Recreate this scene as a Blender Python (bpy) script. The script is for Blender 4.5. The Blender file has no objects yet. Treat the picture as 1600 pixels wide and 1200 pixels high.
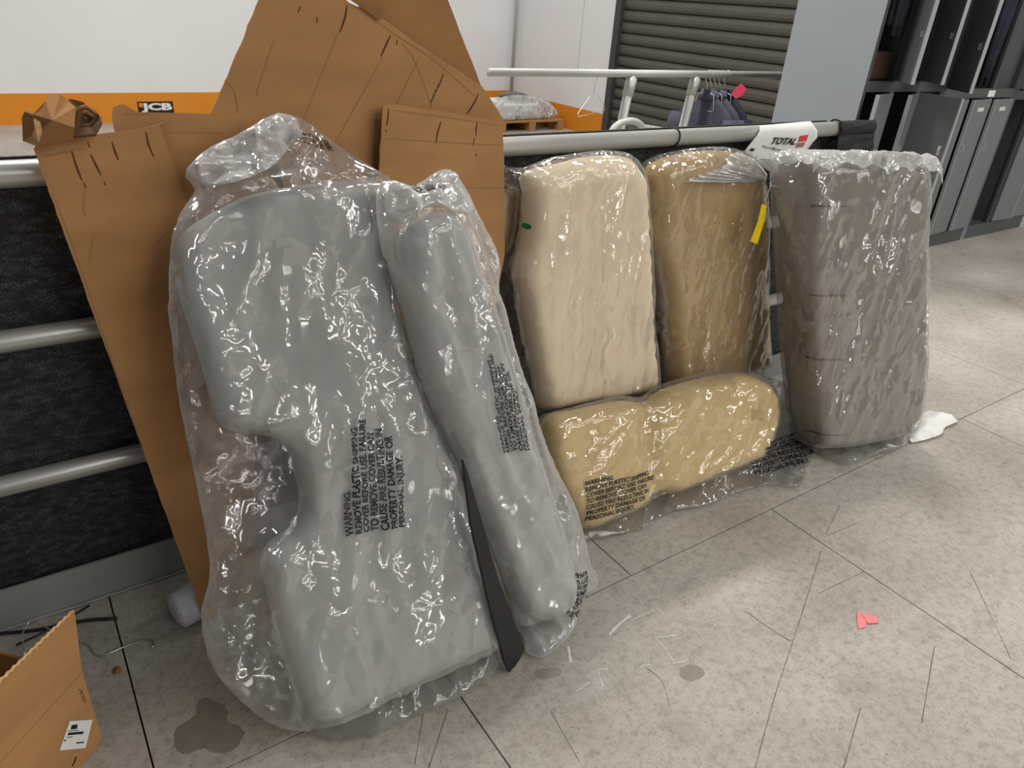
import bpy, bmesh, math, random
import numpy as np
from mathutils import Vector, Matrix
from mathutils.bvhtree import BVHTree
from mathutils.geometry import delaunay_2d_cdt
random.seed(7)
scene = bpy.context.scene
COL = scene.collection

# ------------------------------------------------------------------ camera
CAMH = 1.405
FPX = 1137.1
W = np.array([[0.82629074, 0.21522936, -0.52049971],
              [-0.55936902, 0.4217841, -0.71358565],
              [0.06595392, 0.88078062, 0.46890892]])
CPOS = np.array([0.0, 0.0, CAMH])
cd = bpy.data.cameras.new('camera')
cd.sensor_width = 36.0
cd.lens = FPX / 1600 * 36.0
cd.clip_start = 0.02
cam = bpy.data.objects.new('camera', cd)
m4 = Matrix.Identity(4)
for i in range(3):
    for j in range(3):
        m4[i][j] = W[i, j]
    m4[i][3] = CPOS[i]
cam.matrix_world = m4
COL.objects.link(cam)
scene.camera = cam

# ------------------------------------------------------------------ world, lamps, exposure
world = bpy.data.worlds.new('hall_ambient')
scene.world = world
world.use_nodes = True
world.node_tree.nodes['Background'].inputs[0].default_value = (0.97, 0.98, 1.0, 1)
world.node_tree.nodes['Background'].inputs[1].default_value = 0.13
vs = scene.view_settings
vs.view_transform = 'Standard'
vs.look = 'None'
vs.gamma = 1.0
vs.use_curve_mapping = False
vs.exposure = 0.0
scene.cycles.transparent_max_bounces = 24
scene.cycles.max_bounces = 8
scene.cycles.sample_clamp_indirect = 6.0

def strip_lamp(x, y, z, power, sx=1.5, sy=0.22, col=(1.0, 0.97, 0.92), rz=0.0):
    l = bpy.data.lights.new('ceiling_strip_lamp', 'AREA')
    l.shape = 'RECTANGLE'
    l.size, l.size_y = sx, sy
    l.energy = power
    l.color = col
    o = bpy.data.objects.new('ceiling_strip_lamp', l)
    o.location = (x, y, z)
    o.rotation_euler = (0, 0, rz)
    COL.objects.link(o)

# rows of ceiling strips: behind the railing, over the aisle, down the hall behind the camera, and along the far bay
for x in (-2.4, 0.6, 3.6, 6.4):
    strip_lamp(x, 3.7, 4.6, 112)
for x in (2.2, 4.8):
    strip_lamp(x, -0.9, 4.4, 17)
for y, zz, pw in ((-2.8, 4.4, 34), (-5.2, 4.4, 56), (-7.8, 4.4, 76), (-10.6, 4.4, 96)):
    for x in (1.9, 4.4, 6.9, 9.4):
        strip_lamp(x, y, zz, pw, sx=1.9, sy=.22)
for x in (-1.0, 2.2, 4.9):
    strip_lamp(x, 6.9, 4.6, 26)
strip_lamp(5.2, 0.9, 4.4, 50, rz=math.pi / 2)

# ------------------------------------------------------------------ pixel -> place helpers
def ray(px, py):
    return W @ np.array([px - 800.0, -(py - 600.0), -FPX])
def on_plane(px, py, O, N):
    d = ray(px, py)
    t = np.dot(N, np.asarray(O) - CPOS) / np.dot(N, d)
    return CPOS + t * d
def onZ(px, py, Z=0.0):
    return on_plane(px, py, (0, 0, Z), np.array([0, 0, 1.0]))
def onY(px, py, Y):
    return on_plane(px, py, (0, Y, 0), np.array([0, 1.0, 0]))
def onX(px, py, X):
    return on_plane(px, py, (X, 0, 0), np.array([1.0, 0, 0]))

class Frame:
    """plane of a leaning thing: u along it, v up it, w towards the room; below v=0 it folds on to the floor"""
    def __init__(s, x0, y0, lean, yaw=0.0):
        a, b = math.radians(lean), math.radians(yaw)
        s.O = np.array([x0, y0, 0.0])
        s.U = np.array([math.cos(b), math.sin(b), 0])
        back = np.array([-math.sin(b), math.cos(b), 0])
        s.H = -back
        s.V = back * math.sin(a) + np.array([0, 0, math.cos(a)])
        s.N = np.cross(s.U, s.V)
    def uv(s, px, py, w=0.0, fold=True):
        p = on_plane(px, py, s.O + w * s.N, s.N) - s.O
        v = float(p @ s.V)
        if v >= 0 or not fold:
            return (float(p @ s.U), v)
        q = onZ(px, py, 0.0) - s.O
        return (float(q @ s.U), min(0.0, -float(q @ s.H)))
    def world(s, u, v, w):
        u, v, w = (np.asarray(t, float)[:, None] for t in (u, v, w))
        vp, vn = np.maximum(v, 0), np.maximum(-v, 0)
        k = np.clip((v + 0.03) / 0.06, 0, 1)
        nd = s.N[None] * k + np.array([0, 0, 1.0])[None] * (1 - k)
        r = s.O[None] + u * s.U[None] + vp * s.V[None] + vn * s.H[None] + w * nd
        r[:, 2] = np.maximum(r[:, 2], 0.0015)
        return r

def catmull(pts, closed=True, step=0.012):
    P = np.array(pts, float)
    n = len(P)
    out = []
    for i in range(n if closed else n - 1):
        if closed:
            p0, p1, p2, p3 = P[(i - 1) % n], P[i], P[(i + 1) % n], P[(i + 2) % n]
        else:
            p0, p1, p2, p3 = P[max(i - 1, 0)], P[i], P[i + 1], P[min(i + 2, n - 1)]
        k = max(1, int(np.linalg.norm(p2 - p1) / step))
        for j in range(k):
            t = j / k
            out.append(0.5 * ((2 * p1) + (-p0 + p2) * t + (2 * p0 - 5 * p1 + 4 * p2 - p3) * t * t + (-p0 + 3 * p1 - 3 * p2 + p3) * t ** 3))
    if not closed:
        out.append(P[-1])
    return np.array(out)

def straight(pts, step=0.02, jag=0.0, seed=0, closed=True):
    rnd = random.Random(seed)
    P = np.array(pts, float)
    out = []
    n = len(P)
    for i in range(n if closed else n - 1):
        a, b = P[i], P[(i + 1) % n]
        L = np.linalg.norm(b - a)
        k = max(1, int(L / step))
        nrm = np.array([-(b - a)[1], (b - a)[0]]) / max(L, 1e-9)
        for j in range(k):
            off = nrm * rnd.uniform(-jag, jag) if j else 0
            out.append(a + (b - a) * j / k + off)
    return np.array(out)

def seg_dist(p, poly):
    a = poly
    b = np.roll(poly, -1, 0)
    best = np.full(len(p), 1e9)
    for i in range(len(a)):
        d = b[i] - a[i]
        L2 = d @ d + 1e-12
        t = np.clip(((p - a[i]) @ d) / L2, 0, 1)
        q = p - a[i] - t[:, None] * d
        best = np.minimum(best, (q * q).sum(1))
    return np.sqrt(best)
def inside(p, poly):
    a = poly
    b = np.roll(poly, -1, 0)
    c = np.zeros(len(p), bool)
    for i in range(len(a)):
        cond = (a[i, 1] > p[:, 1]) != (b[i, 1] > p[:, 1])
        xx = (b[i, 0] - a[i, 0]) * (p[:, 1] - a[i, 1]) / (b[i, 1] - a[i, 1] + 1e-15) + a[i, 0]
        c ^= cond & (p[:, 0] < xx)
    return c
def sdist(p, poly):
    d = seg_dist(p, poly)
    return np.where(inside(p, poly), d, -d)

# numpy gradient noise
_rng = np.random.RandomState(3)
_perm = np.tile(_rng.permutation(512), 2)
_ang = _rng.rand(512) * 2 * math.pi
_gx, _gy = np.cos(_ang), np.sin(_ang)
def gn(x, y, seed=0):
    x = np.asarray(x, float) + seed * 17.31
    y = np.asarray(y, float) + seed * 9.17
    xi, yi = np.floor(x).astype(int), np.floor(y).astype(int)
    xf, yf = x - xi, y - yi
    u, v = xf ** 3 * (xf * (xf * 6 - 15) + 10), yf ** 3 * (yf * (yf * 6 - 15) + 10)
    def g(ix, iy, dx, dy):
        h = _perm[(_perm[ix & 511] + iy) & 511]
        return _gx[h] * dx + _gy[h] * dy
    a = g(xi, yi, xf, yf)
    b = g(xi + 1, yi, xf - 1, yf)
    c = g(xi, yi + 1, xf, yf - 1)
    d = g(xi + 1, yi + 1, xf - 1, yf - 1)
    return (a + u * (b - a)) * (1 - v) + (c + u * (d - c)) * v
def ridge(x, y, seed=0):
    return np.clip(1 - np.abs(gn(x, y, seed)) * 2.4, 0, 1)
def facet(x, y, seed=0):
    """piecewise flat crumple: the highest of nearby tilted planes, one for each lattice cell"""
    x = np.asarray(x, float) + seed * 3.7
    y = np.asarray(y, float) + seed * 5.3
    xi, yi = np.floor(x).astype(int), np.floor(y).astype(int)
    best = np.full(x.shape, -9.0)
    for dx in (-1, 0, 1):
        for dy in (-1, 0, 1):
            ix, iy = xi + dx, yi + dy
            h = _perm[(_perm[ix & 511] + iy + seed) & 511]
            h2 = _perm[(h + 77) & 511]
            cx, cy = ix + .5 + .45 * _gx[h2], iy + .5 + .45 * _gy[h2]
            ex, ey = x - cx, y - cy
            hh = (h2 / 511.0 - .5) * .5 + .55 * (_gx[h] * ex + _gy[h] * ey) - .75 * np.sqrt(ex * ex + ey * ey)
            best = np.maximum(best, hh)
    return best + .6

def wrinkles(u, v, seed, amp=1.0, ang=80, scale=0.07, stretch=3.2, fold=1.0):
    """creases of crumpled film, positive heights in metres"""
    a = math.radians(ang)
    uu = u + 0.012 * gn(u * 14, v * 14, seed + 5)
    vv = v + 0.012 * gn(u * 14, v * 14, seed + 6)
    s_ = uu * math.cos(a) + vv * math.sin(a)
    t_ = -uu * math.sin(a) + vv * math.cos(a)
    h = fold * 0.0080 * ridge(s_ / (scale * stretch), t_ / scale, seed) ** 1.5
    m1 = np.clip(.5 + 1.9 * gn(u / .17, v / .2, seed + 9), .08, 1.3)
    m2 = np.clip(.5 + 1.9 * gn(u / .15, v / .22, seed + 12), .05, 1.3)
    h = h + 0.0075 * m1 * facet(uu / .058, vv / .07, seed)
    h = h + 0.0090 * m2 * facet((s_ * .5) / .05, t_ / .045, seed + 3)
    h = h + 0.0035 * (gn(uu / .11, vv / .16, seed + 3) + 0.5)
    return amp * np.maximum(h, 0)

# ------------------------------------------------------------------ object helpers
def link(name, me, mats, parent=None, smooth=False):
    o = bpy.data.objects.new(name, me)
    for m in (mats if isinstance(mats, (list, tuple)) else [mats]):
        if m is not None:
            me.materials.append(m)
    if smooth:
        me.polygons.foreach_set('use_smooth', [True] * len(me.polygons))
    COL.objects.link(o)
    if parent is not None:
        o.parent = parent
        o.matrix_parent_inverse = Matrix.Translation(-parent.location)
    return o
def mesh(name, verts, faces, mats, parent=None, smooth=False, fmat=None):
    me = bpy.data.meshes.new(name)
    me.from_pydata([tuple(map(float, v)) for v in verts], [], [tuple(map(int, f)) for f in faces])
    if fmat is not None:
        me.polygons.foreach_set('material_index', fmat)
    o = link(name, me, mats, parent, smooth)
    bm = bmesh.new()
    bm.from_mesh(me)
    bmesh.ops.recalc_face_normals(bm, faces=bm.faces)
    bm.to_mesh(me)
    bm.free()
    return o
def bobj(name, bm, mats, parent=None, smooth=False):
    me = bpy.data.meshes.new(name)
    bm.to_mesh(me)
    bm.free()
    return link(name, me, mats, parent, smooth)
def thing(name, loc, label, cat, group=None):
    o = bpy.data.objects.new(name, None)
    o.empty_display_size = 0.1
    o.location = tuple(map(float, loc))
    COL.objects.link(o)
    return tag(o, label, cat, group)
def tag(o, label, cat, group=None):
    o['label'] = label
    o['category'] = cat
    if group:
        o['group'] = group
    return o
def struct(o):
    o['kind'] = 'structure'
    return o
def bm_box(bm, lo, hi, bevel=0.0, mat=None):
    c = [(a + b) / 2 for a, b in zip(lo, hi)]
    s = [abs(b - a) for a, b in zip(lo, hi)]
    M = Matrix.Translation(c) @ Matrix.Diagonal((*s, 1))
    if mat is not None:
        M = mat @ M
    r = bmesh.ops.create_cube(bm, size=1.0, matrix=M)
    if bevel > 0:
        es = list({e for v in r['verts'] for e in v.link_edges})
        bmesh.ops.bevel(bm, geom=es, offset=bevel, segments=2, affect='EDGES', profile=.5)
def box(name, lo, hi, m, parent=None, bevel=0.0, mat=None):
    bm = bmesh.new()
    bm_box(bm, lo, hi, bevel, mat)
    return bobj(name, bm, m, parent)
def tube_geo(pts, r, seg=12, cap=True):
    P = [np.array(p, float) for p in pts]
    vs_, fs = [], []
    prev = None
    n = len(P)
    for i in range(n):
        t = P[min(i + 1, n - 1)] - P[max(i - 1, 0)]
        t = t / (np.linalg.norm(t) + 1e-12)
        if prev is None:
            ref = np.array([0, 0, 1.0]) if abs(t[2]) < .9 else np.array([1.0, 0, 0])
        else:
            ref = prev
        a = ref - t * (ref @ t)
        a /= np.linalg.norm(a) + 1e-12
        prev = a
        b = np.cross(t, a)
        rr = r[i] if isinstance(r, (list, tuple)) else r
        for k in range(seg):
            an = 2 * math.pi * k / seg
            vs_.append(P[i] + rr * (math.cos(an) * a + math.sin(an) * b))
    for i in range(n - 1):
        for k in range(seg):
            fs.append((i * seg + k, i * seg + (k + 1) % seg, (i + 1) * seg + (k + 1) % seg, (i + 1) * seg + k))
    if cap:
        fs.append(tuple(range(seg))[::-1])
        fs.append(tuple((n - 1) * seg + k for k in range(seg)))
    return vs_, fs
def tube(name, pts, r, m, parent=None, seg=12, smooth=True):
    v, f = tube_geo(pts, r, seg)
    return mesh(name, v, f, m, parent, smooth)

def cdt_fill(outline, spacing, seed=1):
    """triangles filling a closed outline with inner points; the first len(outline) points are the outline"""
    O = np.array(outline, float)
    lo, hi = O.min(0), O.max(0)
    rnd = np.random.RandomState(seed)
    xs = np.arange(lo[0], hi[0] + spacing, spacing)
    ys = np.arange(lo[1], hi[1] + spacing, spacing * .87)
    g = np.array([(x + (spacing / 2 if j % 2 else 0), y) for j, y in enumerate(ys) for x in xs])
    g = g + (rnd.rand(*g.shape) - .5) * spacing * .25
    g = g[sdist(g, O) > spacing * .55]
    pts = np.vstack([O, g]) if len(g) else O
    n = len(O)
    r = delaunay_2d_cdt([Vector(p) for p in pts], [], [list(range(n))], 1, 1e-7)
    vv = np.array([tuple(p) for p in r[0]])
    return vv, [tuple(f) for f in r[2]]

def boundary_edges(faces):
    c = {}
    for f in faces:
        for i in range(len(f)):
            a, b = f[i], f[(i + 1) % len(f)]
            if (b, a) in c:
                del c[(b, a)]
            else:
                c[(a, b)] = 1
    return list(c)

def shell(name, frame, outline, spacing, wf, wb, mats, parent=None, smooth=True, side=2, edge_mat=False, seed=1):
    """closed body over an outline on a frame: front height wf(uv), back height wb(uv)"""
    uv, tris = cdt_fill(outline, spacing, seed)
    F, B = wf(uv), wb(uv)
    n = len(uv)
    vf = frame.world(uv[:, 0], uv[:, 1], F)
    vb = frame.world(uv[:, 0], uv[:, 1], B)
    verts = [vf, vb]
    faces = list(tris) + [tuple(i + n for i in f[::-1]) for f in tris]
    fm = [0] * len(faces)
    be = boundary_edges(tris)
    ids = sorted({i for e in be for i in e})
    rings = [{i: i for i in ids}]
    cnt = 2 * n
    for k in range(1, side):
        t = k / side
        ring = {}
        for i in ids:
            ring[i] = cnt
            cnt += 1
        idx = np.array(ids)
        verts.append(frame.world(uv[idx, 0], uv[idx, 1], F[idx] * (1 - t) + B[idx] * t))
        rings.append(ring)
    rings.append({i: i + n for i in ids})
    for r0, r1 in zip(rings[:-1], rings[1:]):
        for a, b in be:
            faces.append((r0[b], r0[a], r1[a], r1[b]))
            fm.append(1 if edge_mat else 0)
    return mesh(name, np.vstack(verts), faces, mats, parent, smooth, fm)

# ------------------------------------------------------------------ materials
def nodemat(name):
    m = bpy.data.materials.new(name)
    m.use_nodes = True
    nt = m.node_tree
    return m, nt, nt.nodes, nt.links, nt.nodes['Principled BSDF']
def srgb(r, g, b):
    f = lambda c: (c / 255) / 12.92 if c <= 10 else ((c / 255 + .055) / 1.055) ** 2.4
    return (f(r), f(g), f(b))
def mat(name, col, rough=.6, metal=0.0, var=.12, vscale=8.0, bump=0.0, bscale=60.0, spec=.4, stretch=(1, 1, 1), coord='Object', col2=None):
    m, nt, N, L, P = nodemat(name)
    P.inputs['Roughness'].default_value = rough
    P.inputs['Metallic'].default_value = metal
    P.inputs['Specular IOR Level'].default_value = spec
    if coord == 'World':
        src = N.new('ShaderNodeNewGeometry').outputs['Position']
    else:
        src = N.new('ShaderNodeTexCoord').outputs['Object']
    mp = N.new('ShaderNodeMapping')
    mp.inputs['Scale'].default_value = stretch
    L.new(src, mp.inputs['Vector'])
    nz = N.new('ShaderNodeTexNoise')
    nz.inputs['Scale'].default_value = vscale
    nz.inputs['Detail'].default_value = 5
    L.new(mp.outputs[0], nz.inputs['Vector'])
    cr = N.new('ShaderNodeValToRGB')
    a = tuple(c * (1 - var) for c in col)
    b = col2 if col2 else tuple(min(1, c * (1 + var)) for c in col)
    cr.color_ramp.elements[0].position = .3
    cr.color_ramp.elements[1].position = .7
    cr.color_ramp.elements[0].color = (*a, 1)
    cr.color_ramp.elements[1].color = (*b, 1)
    L.new(nz.outputs[0], cr.inputs[0])
    L.new(cr.outputs[0], P.inputs['Base Color'])
    if bump > 0:
        n2 = N.new('ShaderNodeTexNoise')
        n2.inputs['Scale'].default_value = bscale
        n2.inputs['Detail'].default_value = 4
        L.new(mp.outputs[0], n2.inputs['Vector'])
        bp = N.new('ShaderNodeBump')
        bp.inputs['Strength'].default_value = bump
        bp.inputs['Distance'].default_value = .004
        L.new(n2.outputs[0], bp.inputs['Height'])
        L.new(bp.outputs[0], P.inputs['Normal'])
    return m

def film(name, haze=.1, rough=.06, big=.8, small=.5, cell=.05, stretch=(1, 1, .5), tint=(.97, .97, .97), gloss=2.1):
    """clear polythene: flat crumpled facets and creases in the normal, thin milky haze, mirror-like gloss"""
    m = bpy.data.materials.new(name)
    m.use_nodes = True
    nt = m.node_tree
    N, L = nt.nodes, nt.links
    N.clear()
    out = N.new('ShaderNodeOutputMaterial')
    tc = N.new('ShaderNodeTexCoord').outputs['Object']
    geo = N.new('ShaderNodeNewGeometry').outputs['Normal']
    def vm(op, a, b=None, k=None):
        n = N.new('ShaderNodeVectorMath')
        n.operation = op
        L.new(a, n.inputs[0])
        if b is not None:
            if isinstance(b, tuple):
                n.inputs[1].default_value = b
            else:
                L.new(b, n.inputs[1])
        if k is not None:
            if isinstance(k, float):
                n.inputs['Scale'].default_value = k
            else:
                L.new(k, n.inputs['Scale'])
        return n.outputs[0]
    def noise(scale, vec, detail=2.0):
        n = N.new('ShaderNodeTexNoise')
        n.inputs['Scale'].default_value = scale
        n.inputs['Detail'].default_value = detail
        L.new(vec, n.inputs['Vector'])
        return n
    wv = noise(9.0, tc).outputs['Color']
    warp = vm('ADD', tc, vm('SCALE', vm('SUBTRACT', wv, (.5, .5, .5)), k=.10))
    def cells(scale, st):
        mp = N.new('ShaderNodeMapping')
        mp.inputs['Scale'].default_value = st
        L.new(warp, mp.inputs[0])
        v = N.new('ShaderNodeTexVoronoi')
        v.inputs['Scale'].default_value = scale
        L.new(mp.outputs[0], v.inputs['Vector'])
        return vm('SUBTRACT', v.outputs['Color'], (.5, .5, .5))
    def mask(scale, lo, hi, mn):
        mr = N.new('ShaderNodeMapRange')
        mr.inputs['From Min'].default_value = lo
        mr.inputs['From Max'].default_value = hi
        mr.inputs['To Min'].default_value = mn
        L.new(noise(scale, tc, 1.0).outputs[0], mr.inputs['Value'])
        return mr.outputs[0]
    def mulk(a, k):
        n = N.new('ShaderNodeMath')
        n.operation = 'MULTIPLY'
        n.inputs[1].default_value = k
        L.new(a, n.inputs[0])
        return n.outputs[0]
    A = vm('SCALE', cells(1 / cell, stretch), k=mulk(mask(4.5, .40, .62, .18), big))
    B = vm('SCALE', cells(2.3 / cell, (stretch[0], stretch[1], stretch[2] * .8)), k=mulk(mask(6.5, .46, .62, .06), small))
    Cc = vm('SCALE', vm('SUBTRACT', noise(26.0, warp, 1.0).outputs['Color'], (.5, .5, .5)), k=.55)
    nrm = vm('NORMALIZE', vm('ADD', vm('ADD', geo, A), vm('ADD', B, Cc)))
    fr = N.new('ShaderNodeFresnel')
    fr.inputs['IOR'].default_value = 1.5
    L.new(nrm, fr.inputs['Normal'])
    cap = N.new('ShaderNodeMath')
    cap.operation = 'MINIMUM'
    cap.inputs[1].default_value = .34
    L.new(mulk(fr.outputs[0], gloss), cap.inputs[0])
    gl = N.new('ShaderNodeBsdfGlossy')
    gl.inputs['Roughness'].default_value = rough
    L.new(nrm, gl.inputs['Normal'])
    tr = N.new('ShaderNodeBsdfTransparent')
    tr.inputs[0].default_value = (*tint, 1)
    df = N.new('ShaderNodeBsdfDiffuse')
    df.inputs[0].default_value = (.86, .86, .85, 1)
    L.new(nrm, df.inputs['Normal'])
    tl = N.new('ShaderNodeBsdfTranslucent')
    tl.inputs[0].default_value = (.86, .86, .85, 1)
    md = N.new('ShaderNodeMixShader')
    md.inputs[0].default_value = .5
    L.new(df.outputs[0], md.inputs[1])
    L.new(tl.outputs[0], md.inputs[2])
    lw = N.new('ShaderNodeLayerWeight')
    lw.inputs[0].default_value = .35
    hz = N.new('ShaderNodeMath')
    hz.operation = 'MULTIPLY_ADD'
    hz.use_clamp = True
    hz.inputs[1].default_value = haze * 2.2
    hz.inputs[2].default_value = haze * .75
    L.new(lw.outputs['Facing'], hz.inputs[0])
    m1 = N.new('ShaderNodeMixShader')
    L.new(hz.outputs[0], m1.inputs[0])
    L.new(tr.outputs[0], m1.inputs[1])
    L.new(md.outputs[0], m1.inputs[2])
    m2 = N.new('ShaderNodeMixShader')
    L.new(cap.outputs[0], m2.inputs[0])
    L.new(m1.outputs[0], m2.inputs[1])
    L.new(gl.outputs[0], m2.inputs[2])
    L.new(m2.outputs[0], out.inputs[0])
    return m

def concrete(name):
    m, nt, N, L, P = nodemat(name)
    pos = N.new('ShaderNodeNewGeometry').outputs['Position']
    def noise(scale, detail=4, rough=.55, typ=None):
        n = N.new('ShaderNodeTexNoise')
        if typ:
            n.noise_type = typ
        n.inputs['Scale'].default_value = scale
        n.inputs['Detail'].default_value = detail
        n.inputs['Roughness'].default_value = rough
        L.new(pos, n.inputs['Vector'])
        return n.outputs[0]
    def ramp(src, p0, c0, p1, c1):
        r = N.new('ShaderNodeValToRGB')
        r.color_ramp.elements[0].position = p0
        r.color_ramp.elements[1].position = p1
        r.color_ramp.elements[0].color = (*c0, 1)
        r.color_ramp.elements[1].color = (*c1, 1)
        L.new(src, r.inputs[0])
        return r.outputs[0]
    def mul(a, b, f=1.0):
        x = N.new('ShaderNodeMix')
        x.data_type = 'RGBA'
        x.blend_type = 'MULTIPLY'
        x.inputs[0].default_value = f
        L.new(a, x.inputs[6])
        L.new(b, x.inputs[7])
        return x.outputs[2]
    base = ramp(noise(1.6, 6), .32, srgb(163, 155, 145), .68, srgb(192, 186, 177))
    grain = ramp(noise(38, 8, .8), .36, (.50, .49, .47), .54, (1, 1, 1))
    speck = ramp(noise(120, 3, .7), .33, (.22, .21, .2), .41, (1, 1, 1))
    blot = ramp(noise(5.5, 3, .5), .27, (.70, .69, .67), .40, (1, 1, 1))
    c = mul(mul(mul(base, grain, .6), speck, .55), blot, .55)
    L.new(c, P.inputs['Base Color'])
    P.inputs['Specular IOR Level'].default_value = .35
    rr = ramp(noise(7, 4), .3, (.42,) * 3, .7, (.68,) * 3)
    L.new(rr, P.inputs['Roughness'])
    bp = N.new('ShaderNodeBump')
    bp.inputs['Strength'].default_value = .18
    bp.inputs['Distance'].default_value = .002
    L.new(noise(90, 4), bp.inputs['Height'])
    L.new(bp.outputs[0], P.inputs['Normal'])
    return m

M = {}
M['floor'] = concrete('worn_concrete')
M['joint'] = mat('joint_dirt', srgb(52, 48, 44), .9, coord='World')
M['wall'] = mat('white_wall_paint', srgb(226, 226, 228), .55, var=.02, vscale=1.2, coord='World')
M['orange'] = mat('orange_paint', srgb(214, 134, 30), .45, var=.04, vscale=3, coord='World')
M['shutter'] = mat('shutter_steel', srgb(92, 90, 84), .45, .35, var=.06, vscale=3)
M['frame_dark'] = mat('dark_steel', srgb(70, 70, 70), .5, .3)
M['tube'] = mat('brushed_aluminium', srgb(196, 196, 192), .36, .55, var=.08, vscale=5, stretch=(.6, 6, 6), bump=.03, bscale=40)
M['tube_grey'] = mat('galvanised_tube', srgb(186, 186, 182), .45, .25, var=.06)
M['toe'] = mat('grey_painted_steel', srgb(148, 153, 151), .5, .1, var=.08, vscale=4)
M['card'] = mat('kraft_cardboard', srgb(174, 130, 86), .85, var=.11, vscale=5, stretch=(1, 1, 3), bump=.12, bscale=90, spec=.15, coord='World')
M['card_dark'] = mat('dark_kraft_cardboard', srgb(158, 116, 74), .85, var=.08, vscale=5, bump=.12, bscale=90, spec=.15, coord='World')  # darker kraft tone for the back sheet, folded strip and crushed flap
M['card_edge'] = mat('cardboard_cut_edge', srgb(196, 156, 110), .9, var=.25, vscale=160, coord='World')
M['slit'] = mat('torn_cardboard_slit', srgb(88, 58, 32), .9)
M['crease'] = mat('cardboard_crease', srgb(152, 116, 80), .85)
M['foam_grey'] = mat('pale_grey_foam', srgb(172, 174, 170), .6, var=.03, vscale=3)
M['foam_cream'] = mat('cream_upholstery', srgb(244, 226, 196), .75, var=.05, vscale=4, bump=.1, bscale=30)
M['foam_tan'] = mat('tan_upholstery', srgb(190, 160, 108), .7, var=.05, vscale=4, bump=.1, bscale=30)
M['foam_yellow'] = mat('yellowed_foam', srgb(216, 188, 128), .65, var=.05, vscale=4)
M['foam_taupe'] = mat('taupe_upholstery', srgb(140, 131, 122), .7, var=.05, vscale=4)
M['black'] = mat('black_board', srgb(34, 34, 37), .5)
M['black_cloth'] = mat('black_fabric', srgb(12, 12, 14), .6, var=.3, vscale=20, bump=.3, bscale=30)
M['ink'] = mat('black_print', srgb(24, 24, 26), .5, var=.02)
M['film_a'] = film('clear_film_large', .18, .09, 1.0, .75, .075, (1, 1, .65))
M['film_b'] = film('milky_film', .36, .10, .55, .35, .05, (1.2, 1, .5))
M['film_c'] = film('clear_film', .07, .09, .75, .35, .05, (2.0, 1, .13))
M['film_e'] = film('clear_film_low', .09, .08, .6, .35, .08, (.7, 1, 1))
M['film_f'] = film('dull_clear_film', .15, .09, .9, .5, .06, (1.5, 1, .3))
M['film_white'] = film('bunched_film', .6, .10, 1.2, .9, .035, (1, 1, 1))
M['film_neck'] = film('tied_bag_neck', .85, .12, .9, .7, .03, (1, 1, 1))
M['paper'] = mat('white_paper', srgb(226, 226, 224), .7, var=.03)
M['paper_grey'] = mat('grey_printed_paper', srgb(150, 150, 150), .7, var=.12, vscale=90)
M['red'] = mat('red_print', srgb(206, 62, 52), .6, var=.03)
M['tan_print'] = mat('tan_print', srgb(150, 112, 92), .6, var=.1)
M['pink'] = mat('pink_card', srgb(236, 138, 142), .7, var=.03)
M['pink_hot'] = mat('pink_tag_card', srgb(240, 80, 110), .6, var=.03)
M['yellow'] = mat('yellow_tag', srgb(240, 208, 20), .55, var=.03)
M['locker'] = mat('grey_locker_paint', srgb(164, 170, 177), .42, .15, var=.03, vscale=2)
M['locker_dark'] = mat('dark_locker_frame', srgb(84, 86, 88), .5, .15, var=.05)
M['locker_door'] = mat('locker_door_paint', srgb(116, 119, 122), .45, .15, var=.04)
M['locker_edge'] = mat('locker_door_edge', srgb(176, 180, 184), .4, .2, var=.03)
M['jacket'] = mat('charcoal_jacket', srgb(74, 74, 88), .85, var=.18, vscale=14, bump=.3, bscale=30)
M['jacket_dark'] = mat('navy_jacket', srgb(38, 38, 52), .85, var=.25, vscale=14, bump=.3, bscale=30)
M['wire'] = mat('white_wire', srgb(214, 216, 218), .35, .4)
M['chrome'] = mat('bright_steel', srgb(220, 220, 220), .25, .9)
M['wood'] = mat('pallet_wood', srgb(168, 124, 78), .8, var=.15, vscale=20, stretch=(1, 8, 8))
M['box_white'] = mat('white_carton', srgb(232, 232, 234), .6, var=.02)
M['foamwrap'] = mat('grey_foam_wrap', srgb(220, 222, 230), .5, var=.1, vscale=60, bump=.9, bscale=110)
M['green'] = mat('green_marker', srgb(30, 130, 74), .5)
M['chalk'] = mat('chalk_dust', srgb(222, 220, 214), .9, var=.05)
M['damp'] = mat('floor_stain', srgb(134, 127, 118), .4, var=.1, vscale=30)
M['scratch'] = mat('floor_scratch', srgb(104, 98, 90), .8, var=.1)
M['white_plastic'] = mat('white_plastic_sheet', srgb(236, 236, 232), .35, var=.04, vscale=30, bump=.4, bscale=40)
M['rust'] = mat('rusty_crumb', srgb(150, 96, 40), .8)
M['brown'] = mat('brown_locker_box', srgb(92, 66, 56), .7)
m, nt, N, L, P = nodemat('black_mesh_fabric')
pos = N.new('ShaderNodeNewGeometry').outputs['Position']
v1 = N.new('ShaderNodeTexVoronoi'); v1.inputs['Scale'].default_value = 330
n1 = N.new('ShaderNodeTexNoise'); n1.inputs['Scale'].default_value = 30; n1.inputs['Detail'].default_value = 6
mp = N.new('ShaderNodeMapping'); mp.inputs['Scale'].default_value = (1, 1, 2.2)
L.new(pos, mp.inputs[0]); L.new(mp.outputs[0], v1.inputs['Vector']); L.new(mp.outputs[0], n1.inputs['Vector'])
mm = N.new('ShaderNodeMath'); mm.operation = 'MULTIPLY'
L.new(v1.outputs['Distance'], mm.inputs[0]); L.new(n1.outputs[0], mm.inputs[1])
cr = N.new('ShaderNodeValToRGB')
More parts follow.
